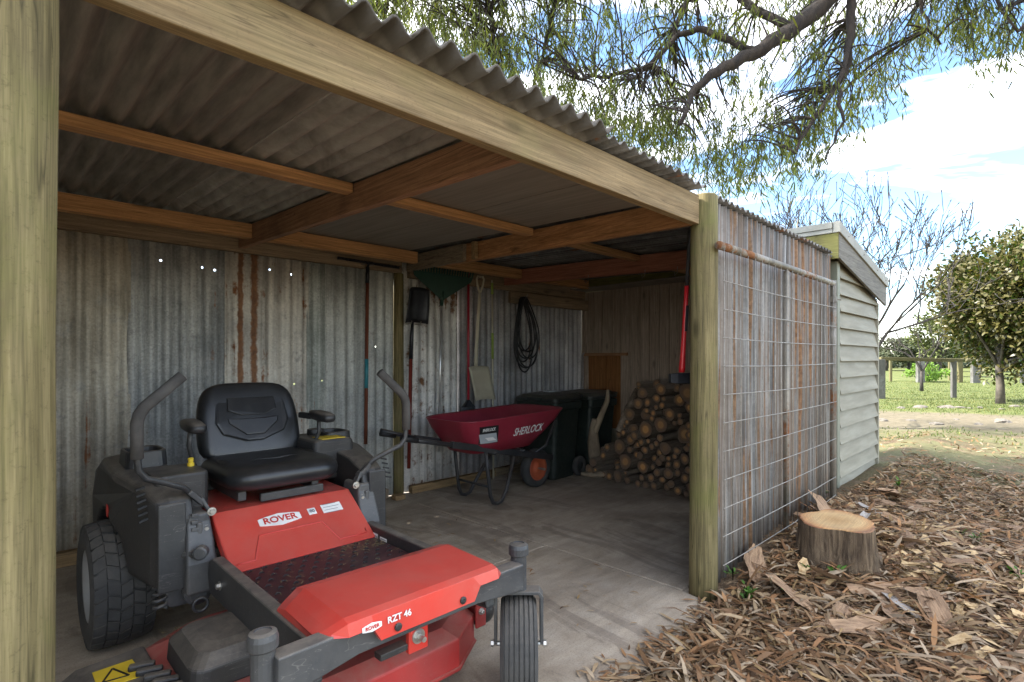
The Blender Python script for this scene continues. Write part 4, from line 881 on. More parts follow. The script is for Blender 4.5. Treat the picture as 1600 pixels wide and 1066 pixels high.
# ================================================================== tools along the back wall
M['handle'] = wood('red_brown_handle', (.16, .05, .028), (.26, .09, .05), 2, knots=False)
M['redh'] = pmat('red_metal_handle', (.36, .015, .03), (.45, .025, .045), 6, rough=.35, bump=.03)
M['darkred'] = wood('painted_red_handle', (.20, .03, .02), (.30, .055, .035), 2, knots=False)
M['toolblk'] = pmat('blackened_steel', (.012, .013, .017), (.035, .036, .042), 8, rough=.4, metallic=.4, bump=.1)
M['teal'] = pmat('teal_tape', (.02, .15, .18), (.03, .21, .25), 12, rough=.5, bump=.2)
M['alu'] = pmat('aluminium_tube', (.55, .55, .54), (.72, .72, .71), 10, rough=.3, metallic=.7, bump=0)
M['green'] = pmat('green_plastic', (.006, .035, .024), (.012, .055, .038), 9, rough=.45, bump=.05)
M['cream'] = pmat('cream_plastic', (.50, .45, .33), (.62, .57, .44), 5, rough=.5, bump=.08, dust=(.32, .28, .2), dustamt=.3)
M['lime'] = pmat('lime_paint', (.26, .36, .06), (.36, .47, .10), 9, rough=.5)
M['galvw'] = M['gwire']
def rod(p0, p1, r_, n=10): return MB().tube([p0, p1], r_, n)
# garden rake
t0 = empty('garden_rake', (2.37, 4.12, .52), 'steel garden rake hung head up, brown handle with teal tape', 'rake')
mb = rod((2.355, 4.15, .52), (2.372, 4.15, 1.96), .0155); mb.build('handle', M['handle'], t0, smooth=True)
mb = rod((2.3605, 4.15, 1.00), (2.3635, 4.15, 1.25), .0172, 10); mb.build('tape_wrap', M['teal'], t0, smooth=True)
mb = rod((2.37, 4.15, 1.90), (2.373, 4.148, 2.04), .017); mb.build('socket', M['toolblk'], t0, smooth=True)
mb = MB(); mb.tube([(2.373, 4.148, 2.04), (2.373, 4.12, 2.075)], .010, 8); mb.beam((2.08, 4.115, 2.075), (2.665, 4.115, 2.062), .018, .022); hd = mb.build('head_bar', M['toolblk'], t0, bevel=.002)
for i in range(17):
    x_ = 2.095 + i * .0348; MB().tube([(x_, 4.11, 2.072), (x_, 4.085, 2.07), (x_, 4.05, 2.05)], [.0055, .005, .003], 6).build('tine', M['toolblk'], hd)
for x_ in (2.335, 2.41): MB().tube([(x_, 4.19, 2.06), (x_, 4.14, 2.055), (x_, 4.12, 2.06), (x_, 4.115, 2.085)], .004, 6).build('nail_hook', M['galvw'], shed)
# square-mouth shovel hung blade up
t0 = empty('square_shovel', (2.80, 4.14, .25), 'black square-mouth shovel hung blade up on a long dark red handle', 'shovel')
rod((2.792, 4.15, .25), (2.815, 4.15, 1.30), .017).build('handle', M['darkred'], t0, smooth=True)
mb = MB(); mb.tube([(2.815, 4.15, 1.25), (2.822, 4.148, 1.46), (2.828, 4.14, 1.60)], [.020, .018, .012], 10); mb.build('socket', M['toolblk'], t0, smooth=True)
def blade(u, v_):
    x_ = (u - .5); z = v_; return (2.845 + x_ * (.25 - .035 * v_) + .03 * v_, 4.128 - .03 * (2 * x_) ** 2 - .012 * math.sin(v_ * 3), 1.585 + .325 * v_ - (.012 * (2 * x_) ** 2 if v_ < .1 else 0) + (-.025 * (2 * x_) ** 4 if v_ > .95 else 0))
MB().grid(10, 8, blade).build('blade', M['toolblk'], t0, smooth=True, solid=.004)
for s_ in (-1, 1): MB().tube([(2.835 + s_ * .05, 4.19, 1.57), (2.835 + s_ * .05, 4.10, 1.568), (2.835 + s_ * .05, 4.09, 1.595)], .004, 6).build('nail_hook', M['galvw'], shed)
# leaf rake
t0 = empty('leaf_rake', (3.16, 4.12, .36), 'green plastic fan leaf rake hung head up on a thin silver handle', 'rake')
rod((3.135, 4.16, .36), (3.16, 4.14, 1.86), .0115).build('handle', M['alu'], t0, smooth=True)
mb = MB(); mb.prism([(0, 1.80), (.022, 1.82), (.34, 2.015), (.355, 2.06), (-.355, 2.06), (-.34, 2.015), (-.022, 1.82)], lambda a, b, d: (3.16 + a, d - .12 * (b - 1.8), b), 4.128, 4.135); fan = mb.build('fan_plate', M['green'], t0, bevel=.002)
mb = MB(); mb.tube([(3.158, 4.142, 1.76), (3.16, 4.13, 1.90)], .018, 8); mb.build('ferrule', M['green'], fan, smooth=True)
for i in range(23):
    a = -.345 + i * .0314; MB().beam((3.16 + a, 4.098, 2.055), (3.16 + a * 1.03, 4.085, 2.135), .016, .004, (0, 1, 0)).build('tine', M['green'], fan)
# broom
t0 = empty('broom', (3.5, 4.14, .7), 'dark bristle broom standing bristles down with a bright red handle', 'broom')
rod((3.485, 4.13, .80), (3.52, 4.17, 2.12), .0125).build('handle', M['redh'], t0, smooth=True)
mb = MB(); mb.loft([[(3.484 + a, 4.13 + b, z) for a, b in rrect(w_, d_, .012)] for z, w_, d_ in ((.84, .03, .03), (.80, .09, .045), (.77, .15, .055))]); hd = mb.build('broom_head', M['toolblk'], t0, bevel=.003)
mb = MB()
for i in range(11):
    for j in range(3): x_ = 3.414 + i * .014; mb.tube([(x_, 4.115 + j * .014, .772), (x_ + (i - 5) * .004, 4.113 + j * .016, .67)], .005, 4)
o = mb.build('bristles', M['toolblk'], hd); o['kind'] = 'stuff'
MB().tube([(3.52, 4.19, 2.09), (3.51, 4.14, 2.085), (3.535, 4.135, 2.10)], .004, 6).build('nail_hook', M['galvw'], shed)
# cream shovel with D grip
t0 = empty('cream_shovel', (3.66, 4.14, .85), 'cream plastic D-grip shovel hung on the wall, blade down', 'shovel')
MB().tube([(3.655, 4.15, 1.93), (3.64, 4.15, 1.75), (3.60, 4.14, 1.35), (3.585, 4.13, 1.17)], [.014, .017, .018, .02], 10).build('shaft', M['cream'], t0, smooth=True)
mb = MB(); mb.tube([(3.655, 4.15, 1.92), (3.625, 4.15, 2.0), (3.612, 4.15, 2.07), (3.625, 4.15, 2.095), (3.70, 4.15, 2.095), (3.713, 4.15, 2.07), (3.69, 4.15, 1.99), (3.655, 4.15, 1.92)], .011, 8); mb.build('d_grip', M['cream'], t0, smooth=True)
def cb(u, v_): x_ = u - .5; return (3.60 + x_ * .27 + .07 * v_, 4.12 - .02 * (2 * x_) ** 2 - .03 * v_, 1.18 - .34 * v_ - .012 * (2 * x_) ** 2)
MB().grid(8, 6, cb).build('blade', M['cream'], t0, smooth=True, solid=.005)
MB().tube([(3.66, 4.20, 2.08), (3.66, 4.13, 2.078), (3.66, 4.12, 2.10)], .004, 6).build('nail_hook', M['galvw'], shed)
# extension pole
t0 = empty('extension_pole', (3.84, 4.14, .8), 'thin pale extension pole with lime green sleeves leaning on the wall', 'pole')
rod((3.80, 4.10, .0), (3.845, 4.17, 2.08), .0095, 8).build('inner_tube', M['cream'], t0, smooth=True)
for z0, z1 in ((1.25, 1.52), (1.93, 2.05)):
    f = lambda z: (3.80 + .045 * z / 2.08, 4.10 + .07 * z / 2.08, z); rod(f(z0), f(z1), .013, 8).build('sleeve', M['lime'], t0, smooth=True)
# hose coil hung from the plate
t0 = empty('cable_coil', (4.30, 4.1, 1.15), 'black hose coiled in long loops hanging from a nail', 'hose')
M['hose'] = pmat('black_hose', (.012, .012, .014), (.028, .028, .03), 10, rough=.45, bump=.05)
for i in range(8):
    rg = random.Random(i + 3); w_ = rg.uniform(.14, .29); h_ = rg.uniform(.56, .82); cx = 4.28 + rg.uniform(-.05, .07); tz = 1.93 - rg.uniform(0, .02); yy_ = 4.13 - .010 * i
    pts = []
    for q in range(28):
        a = 2 * math.pi * q / 28; s_ = math.sin(a); zz = tz - h_ * .5 + h_ * .5 * math.cos(a); ww = w_ * (.30 + .70 * (1 - math.cos(a)) / 2) ** .8
        pts.append((cx + ww * s_ + (4.24 - cx) * max(0, math.cos(a)), yy_ + .012 * s_, zz))
    MB().tube(pts, .0085, 6, closed=True).build('hose_loop', M['hose'], t0, smooth=True)
MB().tube([(4.24, 4.16, 1.925), (4.24, 4.04, 1.93), (4.24, 4.03, 1.955)], .005, 6).build('nail_hook', M['galvw'], shed)
# splitting axe hanging head down by the pole
t0 = empty('splitting_axe', (2.84, 1.60, 1.1), 'red and black long-handled splitting axe hanging head down beside the front pole', 'axe')
M['axered'] = pmat('axe_red', (.55, .015, .02), (.66, .03, .035), 6, rough=.35, bump=.02)
ax0 = at(1078, 362, 3.22); ax1 = at(1069, 470, 3.22); ax2 = at(1066, 560, 3.22); ax3 = at(1065, 580, 3.22)
def ovl(p_, a, b): return [p_ + RT * (a * math.cos(q * math.pi / 6)) + FW * (b * math.sin(q * math.pi / 6)) for q in range(12)]
pt = lambda v_: at(1078 - (v_ - 362) * .058, v_, 3.22)
MB().loft([ovl(pt(v_), a, b) for v_, a, b in ((358, 0.0089, 0.0111), (364, 0.0133, .02), (400, 0.0111, 0.0133), (447, 0.0111, 0.0133))]).build('handle_grip', M['frame'], t0, smooth=True)
MB().loft([ovl(pt(v_), a, b) for v_, a, b in ((447, 0.0141, 0.0163), (470, 0.0133, 0.0155), (520, 0.0141, 0.0163), (555, 0.0155, 0.0178), (575, 0.0192, 0.0207), (582, 0.0185, 0.0200))]).build('handle_shaft', M['axered'], t0, smooth=True)
pm = pt(500); MB().beam(pt(478) - FW * .022 + RT * .004, pt(518) - FW * .023 + RT * .004, .016, .003, tuple(FW)).build('handle_sticker', M['black'], t0)
hc = pt(592); 
mb = MB(); mb.loft([[hc + RT * a + FW * b + Vector((0, 0, z)) for b, z in ((-.03 * s_, -.028 * h_), (.03 * s_, -.028 * h_), (.03 * s_, .034 * h_), (-.03 * s_, .034 * h_))] for a, s_, h_ in ((-.07, .9, .85), (-.03, 1, 1), (.03, .9, 1), (.11, .12, 1.3))]); mb.build('axe_head', M['toolblk'], t0, bevel=.004)
MB().tube([pt(362), pt(352), Vector((pt(352).x, pt(352).y, 1.965))], .003, 6).build('hang_cord', M['wire'], t0)

# ================================================================== firewood stack: every log a thing
def log_mesh(seed, knobs=True):
    rg = random.Random(seed); mb = MB(); n = 14; rings = []
    ph = [rg.uniform(0, 6.28) for _ in range(3)]; L_ = 1.0
    for i in range(6):
        f = i / 5; rings.append([(f, (1 + .06 * math.sin(2 * a + ph[0] + f * 2) + .05 * math.sin(3 * a + ph[1] - f) + rg.uniform(-.04, .04)) * math.cos(a), (1 + .06 * math.sin(2 * a + ph[0] + f * 2) + .05 * math.sin(3 * a + ph[1] - f) + rg.uniform(-.04, .04)) * math.sin(a)) for a in [2 * math.pi * q / n for q in range(n)]])
    mb.loft(rings, caps=False)
    me = bpy.data.meshes.new('log_bark'); me.from_pydata([tuple(v_) for v_ in mb.v], [], mb.f); me.polygons.foreach_set('use_smooth', [True] * len(me.polygons)); me.update()
    ends = []
    for fx, rg_, sgn in ((.002, rings[0], 1), (.998, rings[-1], -1)):
        vs = [(fx, y_ * .93, z_ * .93) for _, y_, z_ in rg_] + [(fx + .0 , y_ * .5, z_ * .5) for _, y_, z_ in rg_] + [(fx, 0, 0)]; fs = []
        for q in range(n):
            r2 = (q + 1) % n; fs.append((q, r2, n + r2, n + q)[::-sgn]); fs.append((n + q, n + r2, 2 * n)[::-sgn])
        m2 = bpy.data.meshes.new('log_end'); m2.from_pydata(vs, [], fs); m2.update(); ends.append(m2)
    return me, ends
M['bark'] = pmat('log_bark', (.17, .13, .095), (.42, .335, .25), 4, (.35, 3, 3), rough=.9, bump=1.0, bdist=.02)
m, t, p, o = newmat('cut_end'); k = NT(t); v = k.coord(rand=False); gq = k.n('ShaderNodeSeparateXYZ'); k.l(v, gq.inputs[0])
rad = k.math('SQRT', k.math('ADD', k.math('MULTIPLY', gq.outputs[1], gq.outputs[1]), k.math('MULTIPLY', gq.outputs[2], gq.outputs[2])))
oi = k.n('ShaderNodeObjectInfo'); wv = k.math('SINE', k.math('MULTIPLY', k.math('ADD', rad, k.math('MULTIPLY', k.noise(v, 3, 4), .3)), 42))
c = k.ramp(rad, [(.0, (.60, .30, .09)), (.36, (.62, .34, .13)), (.52, (.28, .15, .075)), (.85, (.15, .11, .08))])
c = k.mix(.25, c, k.ramp(wv, [(.2, .45), (.8, 1.2)]), 'MULTIPLY')
c = k.mix(k.math('MULTIPLY', oi.outputs['Random'], .9), c, (.15, .105, .075))
setc(c, k, p, 'Base Color'); p.inputs['Roughness'].default_value = .85; p.inputs['Specular IOR Level'].default_value = .15; M['cut'] = m
protos = [log_mesh(s_) for s_ in range(8)]
for me, ends in protos:
    me.materials.append(M['bark'])
    for e in ends: e.materials.append(M['cut'])
def top(y_):
    pts = [(1.95, 1.02), (2.2, 1.04), (2.75, 1.03), (2.93, .98), (3.06, .70), (3.22, .42), (3.40, .26), (3.56, .12)]
    for (a, b), (c_, d_) in zip(pts, pts[1:]):
        if a <= y_ <= c_: return b + (d_ - b) * (y_ - a) / (c_ - a)
    return 0
rg = random.Random(21); logs = []
sizes = [rg.choice((.095, .085, .08)) if i < 11 else rg.uniform(.04, .07) if i < 80 else rg.uniform(.026, .042) for i in range(210)]
rg.shuffle(sizes)
for r_ in sizes:
    best = None
    for _ in range(40):
        y_ = rg.uniform(1.98 + r_, 3.56 - r_); z_ = r_
        for _ in range(30):                  # raise until it rests on what is below
            hit = [q for q in logs if (q[0] - y_) ** 2 + (q[1] - z_) ** 2 < (q[2] + r_ - .004) ** 2]
            if not hit: break
            z_ = max(q[1] + math.sqrt(max(0, (q[2] + r_) ** 2 - (q[0] - y_) ** 2)) for q in hit)
        if z_ + r_ < top(y_) + .03 and (best is None or z_ + r_ < best[1] + best[2]): best = (y_, z_, r_)
    if best: logs.append(best)
for i, (y_, z_, r_) in enumerate(logs):
    me, ends = protos[i % 8]; ln = rg.uniform(.42, .62); x0 = 5.42 - ln - (.28 if y_ < 2.9 else .12) + rg.uniform(-.13, .10) - .10 * (1 - z_)
    x0 = max(4.55, min(x0, 5.46 - ln))
    lg = bpy.data.objects.new('firewood_log', me); col.objects.link(lg); lg.location = (x0, y_, z_); lg.scale = (ln, r_ * rg.uniform(.80, .98), r_ * .97); lg.rotation_euler = (rg.uniform(-.5, .5), 0, rg.uniform(-.06, .06))
    big = r_ > .075
    zc = 'lowest course of' if z_ < .3 else 'top of' if z_ > top(y_) - .25 else 'middle of'; yc = 'near the wheelie bin' if y_ > 2.85 else 'near the front pole'
    tag(lg, f'{"thick round log" if big else "short branch log" if r_ > .05 else "thin branch offcut"} in the {zc} the firewood stack {yc}', 'log', 'logs in the firewood stack')
    0 and tag(lg, 'thick round log in the firewood stack against the board wall' if big else 'short split branch log in the firewood stack against the board wall' if r_ > .05 else 'thin branch offcut in the firewood stack against the board wall', 'log', 'thick stacked logs' if big else 'stacked branch logs' if r_ > .05 else 'thin stacked offcuts')
    for e in ends: c_ = bpy.data.objects.new('cut_end', e); col.objects.link(c_); c_.parent = lg
# twisted driftwood branch leaning at the stack's end
t0 = empty('gnarled_branch', (4.78, 3.45, 0), 'gnarled bleached forked branch standing against the end of the firewood stack', 'branch')
M['drift'] = pmat('bleached_wood', (.20, .15, .10), (.40, .32, .22), 3, (3, 3, .5), rough=.85, bump=.6, bdist=.01)
MB().tube([(4.66, 3.38, .01), (4.70, 3.46, .16), (4.74, 3.52, .34), (4.76, 3.53, .50), (4.74, 3.50, .60)], [.055, .075, .065, .045, .03], 10).build('stem', M['drift'], t0, smooth=True)
MB().tube([(4.75, 3.52, .44), (4.79, 3.46, .62), (4.80, 3.38, .80), (4.80, 3.37, .92)], [.04, .034, .028, .014], 8).build('fork', M['drift'], t0, smooth=True)
t0 = MB().tube([(4.70, 3.17, .50), (4.85, 3.16, .70), (5.02, 3.15, .92)], [.035, .045, .03], 9).build('leaning_slab', M['bark'], smooth=True)
tag(t0, 'dark bark slab leaning upright on the back of the firewood stack', 'bark')
t0 = MB().tube([(4.52, 3.52, .035), (4.60, 3.40, .03), (4.70, 3.26, .04)], [.018, .03, .024], 8).build('fallen_stick', M['drift'], smooth=True)
tag(t0, 'pale short stick lying on the floor before the firewood stack', 'stick')

# ================================================================== stump
st = empty('tree_stump', (3.60, .90, .0), 'freshly cut low tree stump with pale sawn top beside the mesh wall', 'stump')
M['stumpbark'] = pmat('stump_bark', (.085, .052, .028), (.37, .26, .155), 3.5, (15, 15, 1.0), rough=.95, bump=1.0, bdist=.05)
m, t, p, o = newmat('sawn_top'); k = NT(t); v = k.coord(rand=False); gq = k.n('ShaderNodeSeparateXYZ'); k.l(v, gq.inputs[0])
rad = k.math('SQRT', k.math('ADD', k.math('MULTIPLY', gq.outputs[0], gq.outputs[0]), k.math('MULTIPLY', gq.outputs[1], gq.outputs[1])))
rad = k.math('ADD', rad, k.math('MULTIPLY', k.math('SUBTRACT', k.noise(v, 7, 4), .5), .05))
c = k.ramp(k.math('DIVIDE', rad, .22), [(.0, (.42, .25, .10)), (.55, (.56, .38, .18)), (.80, (.50, .27, .11)), (.9, (.30, .13, .06)), (1.0, (.2, .1, .05))])
c = k.mix(.35, c, k.ramp(k.math('SINE', k.math('MULTIPLY', rad, 420)), [(.2, .72), (.8, 1.1)]), 'MULTIPLY')
c = k.mix(.5, c, k.ramp(k.noise(k.coord((6, 160, 1), rand=False), 1.0, 4, .6), [(.35, .6), (.65, 1.12)]), 'MULTIPLY'); c = k.mix(k.math('MULTIPLY', k.ramp(k.noise(v, 6, 6, .7), [(.5, 0), (.66, 1)]), .5), c, (.24, .17, .10))
setc(c, k, p, 'Base Color'); p.inputs['Roughness'].default_value = .85; k.bump(k.noise(v, 80, 4), p, .3, .004); M['sawn'] = m
n = 84; rg = random.Random(4); lob = [rg.uniform(-.02, .02) for _ in range(n)]
rad_ = lambda a, f: .190 + .018 * math.sin(3 * a + 1) + .012 * math.sin(5 * a) + lob[int(round(a / 6.2832 * n)) % n] * .42 * (1.15 - f * .5) + .055 * (1 - f) ** 2.2 + .02 * max(0, math.sin(4 * a)) * (1 - f)
mb = MB(); H = .295
mb.loft([[(3.60 + rad_(a, f) * math.cos(a), .90 + rad_(a, f) * math.sin(a), -.06 + (H + .06) * f + (.012 * math.cos(a) if f == 1 else 0)) for a in [2 * math.pi * q / n for q in range(n)]] for f in (0, .12, .25, .4, .55, .7, .85, .96, 1)], caps=False)
mb.build('stump_bark', M['stumpbark'], st, smooth=True)
mb = MB(); mb.loft([[(3.60 + rad_(a, 1) * q_ * math.cos(a), .90 + rad_(a, 1) * q_ * math.sin(a), H + .012 * math.cos(a) * q_ + dz) for a in [2 * math.pi * q / n for q in range(n)]] for q_, dz in ((1.0, -.001), (.97, .004), (.6, .004), (.2, .004))]); mb.build('sawn_top', M['sawn'], st, smooth=False)
# ================================================================== leaf litter
def gz(x_, y_): return mound(x_, y_)
leafcols = np.array([(.26, .18, .11), (.33, .245, .16), (.20, .13, .08), (.40, .32, .22), (.13, .085, .055), (.28, .165, .09), (.34, .285, .22), (.44, .38, .30), (.24, .15, .085), (.36, .27, .15), (.36, .22, .12)])
P_, D_, N_, Ln, Wd, C_ = [], [], [], [], [], []
def scatter(n, x0, x1, y0, y1, lmin, lmax, test=lambda x_, y_: True, wr=(.13, .24)):
    c = 0
    while c < n:
        x_ = rnd.uniform(x0, x1); y_ = rnd.uniform(y0, y1)
        dep = x_ * FW.x + y_ * FW.y; lat = x_ * RT.x + y_ * RT.y
        if dep < .8 or abs(lat / dep) > 1.05: c += .34; continue
        if not test(x_, y_): c += .34; continue
        a = rnd.uniform(0, 6.283); tl = rnd.gauss(0, .22)
        P_.append((x_, y_, gz(x_, y_) + rnd.uniform(.003, .028))); D_.append((math.cos(a), math.sin(a), tl)); N_.append((rnd.gauss(0, .3), rnd.gauss(0, .3), 1))
        l_ = rnd.uniform(lmin, lmax); Ln.append(l_); Wd.append(l_ * rnd.uniform(*wr)); C_.append(leafcols[rnd.randrange(11)] * rnd.uniform(.45, 1.05)); c += 1
front = lambda x_, y_: (y_ < 1.14 + .05 * rnd.random() if x_ < 2.6 else y_ < 1.21) and (x_ - 3.6) ** 2 + (y_ - .9) ** 2 > .052
edge = lambda x_, y_: front(x_, y_) and (x_ > 1.75 + .9 * (1.15 - y_) * 0 + rnd.gauss(0, .10) or rnd.random() < .03)
scatter(11000, 1.5, 4.6, -.6, 1.2, .05, .13, edge, (.10, .22))
scatter(9000, 1.5, 4.8, -.8, 1.2, .02, .06, edge, (.08, .3))
scatter(1500, 1.7, 5.0, -.8, 1.2, .12, .24, edge, (.05, .10))
dens = lambda x_, y_: front(x_, y_) and rnd.random() < 1.15 - max(0, (.78 * x_ + .35 * y_ - 4.2)) / 3.2
scatter(15000, 3.6, 8.0, -2.4, 1.3, .05, .13, dens, (.10, .22))
scatter(1500, 6.0, 11.0, -5, 2.5, .06, .12, lambda x_, y_: rnd.random() < .9 and (y_ < 1.2 or x_ > 7.2))
for _ in range(160):                     # leaves blown onto the slab edge
    x_ = rnd.uniform(1.6, 2.66); y_ = 1.18 + abs(rnd.gauss(0, .05)); a = rnd.uniform(0, 6.28)
    if (x_ - 2.735) ** 2 + (y_ - 1.335) ** 2 < .009: continue
    P_.append((x_, y_, .006)); D_.append((math.cos(a), math.sin(a), .02)); N_.append((0, 0, 1)); l_ = rnd.uniform(.04, .1); Ln.append(l_); Wd.append(l_ * .17); C_.append(leafcols[rnd.randrange(11)])
for _ in range(70):
    x_ = rnd.uniform(1.75, 2.66); y_ = rnd.uniform(1.25, 3.6); a = rnd.uniform(0, 6.28)
    P_.append((x_, y_, .004)); D_.append((math.cos(a), math.sin(a), .02)); N_.append((0, 0, 1)); l_ = rnd.uniform(.02, .07); Ln.append(l_); Wd.append(l_ * .18); C_.append(leafcols[rnd.randrange(11)])
C_ = [np.asarray(q_) * np.array((1.08, .96, .82)) for q_ in C_]
lm = colmat('dry_leaf', .75, .12)
tag(leaf_mesh('leaf_litter', P_, D_, N_, Ln, Wd, C_, lm, bend=nrg.uniform(-.02, .22, len(P_))), 'brown and grey fallen leaves covering the ground outside', 'leaf litter', kind='stuff')
# bark strips and sawn chips
M['barkstrip'] = pmat('red_bark', (.17, .10, .055), (.44, .285, .165), 5, (.6, 4, 4), rough=.85, bump=.7, bdist=.008)
M['barkgrey'] = pmat('grey_bark', (.26, .23, .20), (.44, .40, .36), 5, (.6, 3, 3), rough=.85, bump=.7, bdist=.008)
M['chip'] = pmat('fresh_chip', (.42, .27, .12), (.60, .44, .24), 8, rough=.85, bump=.5)
def strip_mesh(seed, curl=.5):
    rg = random.Random(seed); mb = MB(); ph = rg.uniform(0, 6)
    def fn(u, v_):
        x_ = u - .5; wd = (.5 + .5 * math.sin(math.pi * min(1, max(.06, u * .9 + .05)))) * (1 + .25 * math.sin(9 * u + ph)); th = (v_ - .5) * curl * 2.6
        return (x_, .17 * wd * math.sin(th) / max(.4, curl), .10 * (1 - math.cos(th)) + .16 * (x_ * x_) * rg.choice((1, 1, 1)) + .025 * math.sin(5 * u + ph))
    mb.grid(9, 4, fn); me = bpy.data.meshes.new('bark_strip'); me.from_pydata([tuple(q) for q in mb.v], [], mb.f); me.polygons.foreach_set('use_smooth', [True] * len(me.polygons)); return me
for mt_, cnt, nm, lab, grp, reg, sz in (
    ('barkstrip', 70, 'bark_strip', 'curled reddish-brown bark strip lying on the leaf litter around the stump', 'red bark strips', (2.4, 5.6, -.5, 1.12), (.14, .5)),
    ('barkgrey', 9, 'bark_strip', 'grey weathered bark strip lying on the leaf litter', 'grey bark strips', (2.5, 5.2, -.5, 1.0), (.15, .36)),
    ('chip', 190, 'wood_chip', 'pale fresh wood chip on the ground near the stump', 'wood chips by the stump', (2.9, 5.0, .0, 1.12), (.06, .22))):
    ms = [strip_mesh(len(nm) * 3 + q * 7 + len(mt_), .35 + .12 * (q % 4)) for q in range(6)]
    for me in ms: me.materials.append(M[mt_])
    c = 0; rg = random.Random(len(mt_) * 11)
    while c < cnt:
        x_ = rg.uniform(reg[0], reg[1]); y_ = rg.uniform(reg[2], reg[3]); d2 = (x_ - 3.60) ** 2 + (y_ - .90) ** 2
        if d2 < .085: continue
        if mt_ == 'chip' and rg.random() > math.exp(-((x_ - 4.0) ** 2 + (y_ - .6) ** 2) / .42): continue
        o = bpy.data.objects.new(nm, ms[c % 6]); col.objects.link(o); l_ = rg.uniform(*sz); o.location = (x_, y_, gz(x_, y_) + .030); o.scale = (l_, l_ * rg.uniform(.5, 1.0), l_ * rg.uniform(.5, .9)); o.rotation_euler = (rg.gauss(0, .25) + (math.pi if rg.random() < .4 else 0), rg.gauss(0, .16), rg.uniform(0, 6.28))
        if grp != 'wood chips by the stump': lab2 = ('long ' if l_ > .33 else 'short ') + lab.split(' lying')[0] + (' beside the stump' if d2 < .5 else ' near the corner of the slab' if x_ < 3.1 else ' towards the weatherboard shed' if x_ > 4.5 else ' on the open litter past the stump')
        else: lab2 = ('large ' if l_ > .14 else 'small ') + ('pale fresh wood chip close against the stump' if d2 < .35 else 'pale fresh wood chip on the litter away from the stump')
        tag(o, lab2, 'bark' if 'bark' in nm else 'wood chip', grp); c += 1
for (u_, v_, d_), rz, l_, mt_, lab in (((1290, 770, 3.75), .6, .5, 'barkstrip', 'large torn slab of red bark propped behind the stump'), ((1385, 840, 3.4), 2.2, .42, 'barkstrip', 'broad pale-backed bark slab standing on edge right of the stump'), ((1490, 960, 2.9), 1.35, .34, 'barkgrey', 'long silvery bark slab lying on the litter away from the stump'), ((1255, 865, 3.0), .2, .16, 'chip', 'split pale wood sliver leaning on the stump side'), ((1320, 965, 2.85), 2.0, .34, 'barkstrip', 'twisted red bark strip upright beside a green weed'), ((1180, 880, 3.05), .35, .36, 'barkstrip', 'long red bark strip lying between the stump and the pole'), ((1235, 985, 2.75), 1.1, .30, 'barkstrip', 'split pale-red bark piece in front of the stump')):
    p_ = at(u_, v_, d_); me = strip_mesh(int(u_), .45); me.materials.append(M[mt_]); o = bpy.data.objects.new('bark_slab', me); col.objects.link(o)
    o.location = (p_.x, p_.y, gz(p_.x, p_.y) + .045); o.scale = (l_, l_ * .75, l_ * .8); o.rotation_euler = (.5 if l_ > .3 else .2, -.25, rz); tag(o, lab, 'bark')
# little green weeds
M['weed'] = colmat('weed_leaf', .5, .3)
for (u_, v_, d_), n_, h_, lab in (((1165, 1005, 2.75), 14, .13, 'bright green weed seedling in the litter near the slab corner'), ((1305, 950, 2.95), 16, .11, 'dark green weed tuft in front of the stump'), ((1260, 880, 3.0), 8, .08, 'tiny weed at the foot of the stump'), ((1145, 870, 3.0), 9, .10, 'pale green seedling at the foot of the mesh panel'), ((1525, 845, 3.6), 16, .09, 'patch of light green clover-like weeds on the litter'), ((1500, 835, 3.7), 12, .08, 'small light green weed beside the clover patch'), ((1405, 762, 4.9), 12, .12, 'green seedling by the weatherboard shed corner'), ((1280, 775, 4.4), 10, .14, 'green weed growing at the base of the mesh panel end'), ((1590, 945, 3.0), 12, .12, 'grassy green weed at the edge of the litter'), ((1225, 990, 2.8), 5, .07, 'single small weed between bark strips')):
    p_ = at(u_, v_, d_); z_ = gz(p_.x, p_.y); rg = random.Random(int(u_)); e = empty('weed', (p_.x, p_.y, z_), lab, 'weed')
    ps, ds, ns = [], [], []
    for q in range(n_):
        a = rg.uniform(0, 6.28); f = rg.random(); ps.append((p_.x + .25 * h_ * math.cos(a) * f, p_.y + .25 * h_ * math.sin(a) * f, z_ + h_ * rg.uniform(.15, .7))); ds.append((math.cos(a), math.sin(a), rg.uniform(.1, .9))); ns.append((rg.gauss(0, .2), rg.gauss(0, .2), 1))
    leaf_mesh('leaves', ps, ds, ns, [h_ * rg.uniform(.25, .5) for _ in ps], [h_ * rg.uniform(.10, .2) for _ in ps], [np.array((.075, .16, .028)) * rg.uniform(.7, 1.4) for _ in ps], M['weed'], e, bend=.1)
    mb = MB()
    for q in range(4): mb.tube([(p_.x, p_.y, z_ - .01), (p_.x + rg.uniform(-.1, .1) * h_, p_.y + rg.uniform(-.1, .1) * h_, z_ + h_ * .65)], .0018, 4)
    mb.build('stems', M['weed'], e)

# ================================================================== trees
M['limb'] = pmat('tree_bark', (.014, .010, .007), (.045, .032, .022), 6, (3, 3, 1), rough=.9, bump=.9, bdist=.02)
def bez(a, b, c, n=8): return [a * (1 - t_) ** 2 + b * 2 * t_ * (1 - t_) + c * t_ ** 2 for t_ in [i / n for i in range(n + 1)]]
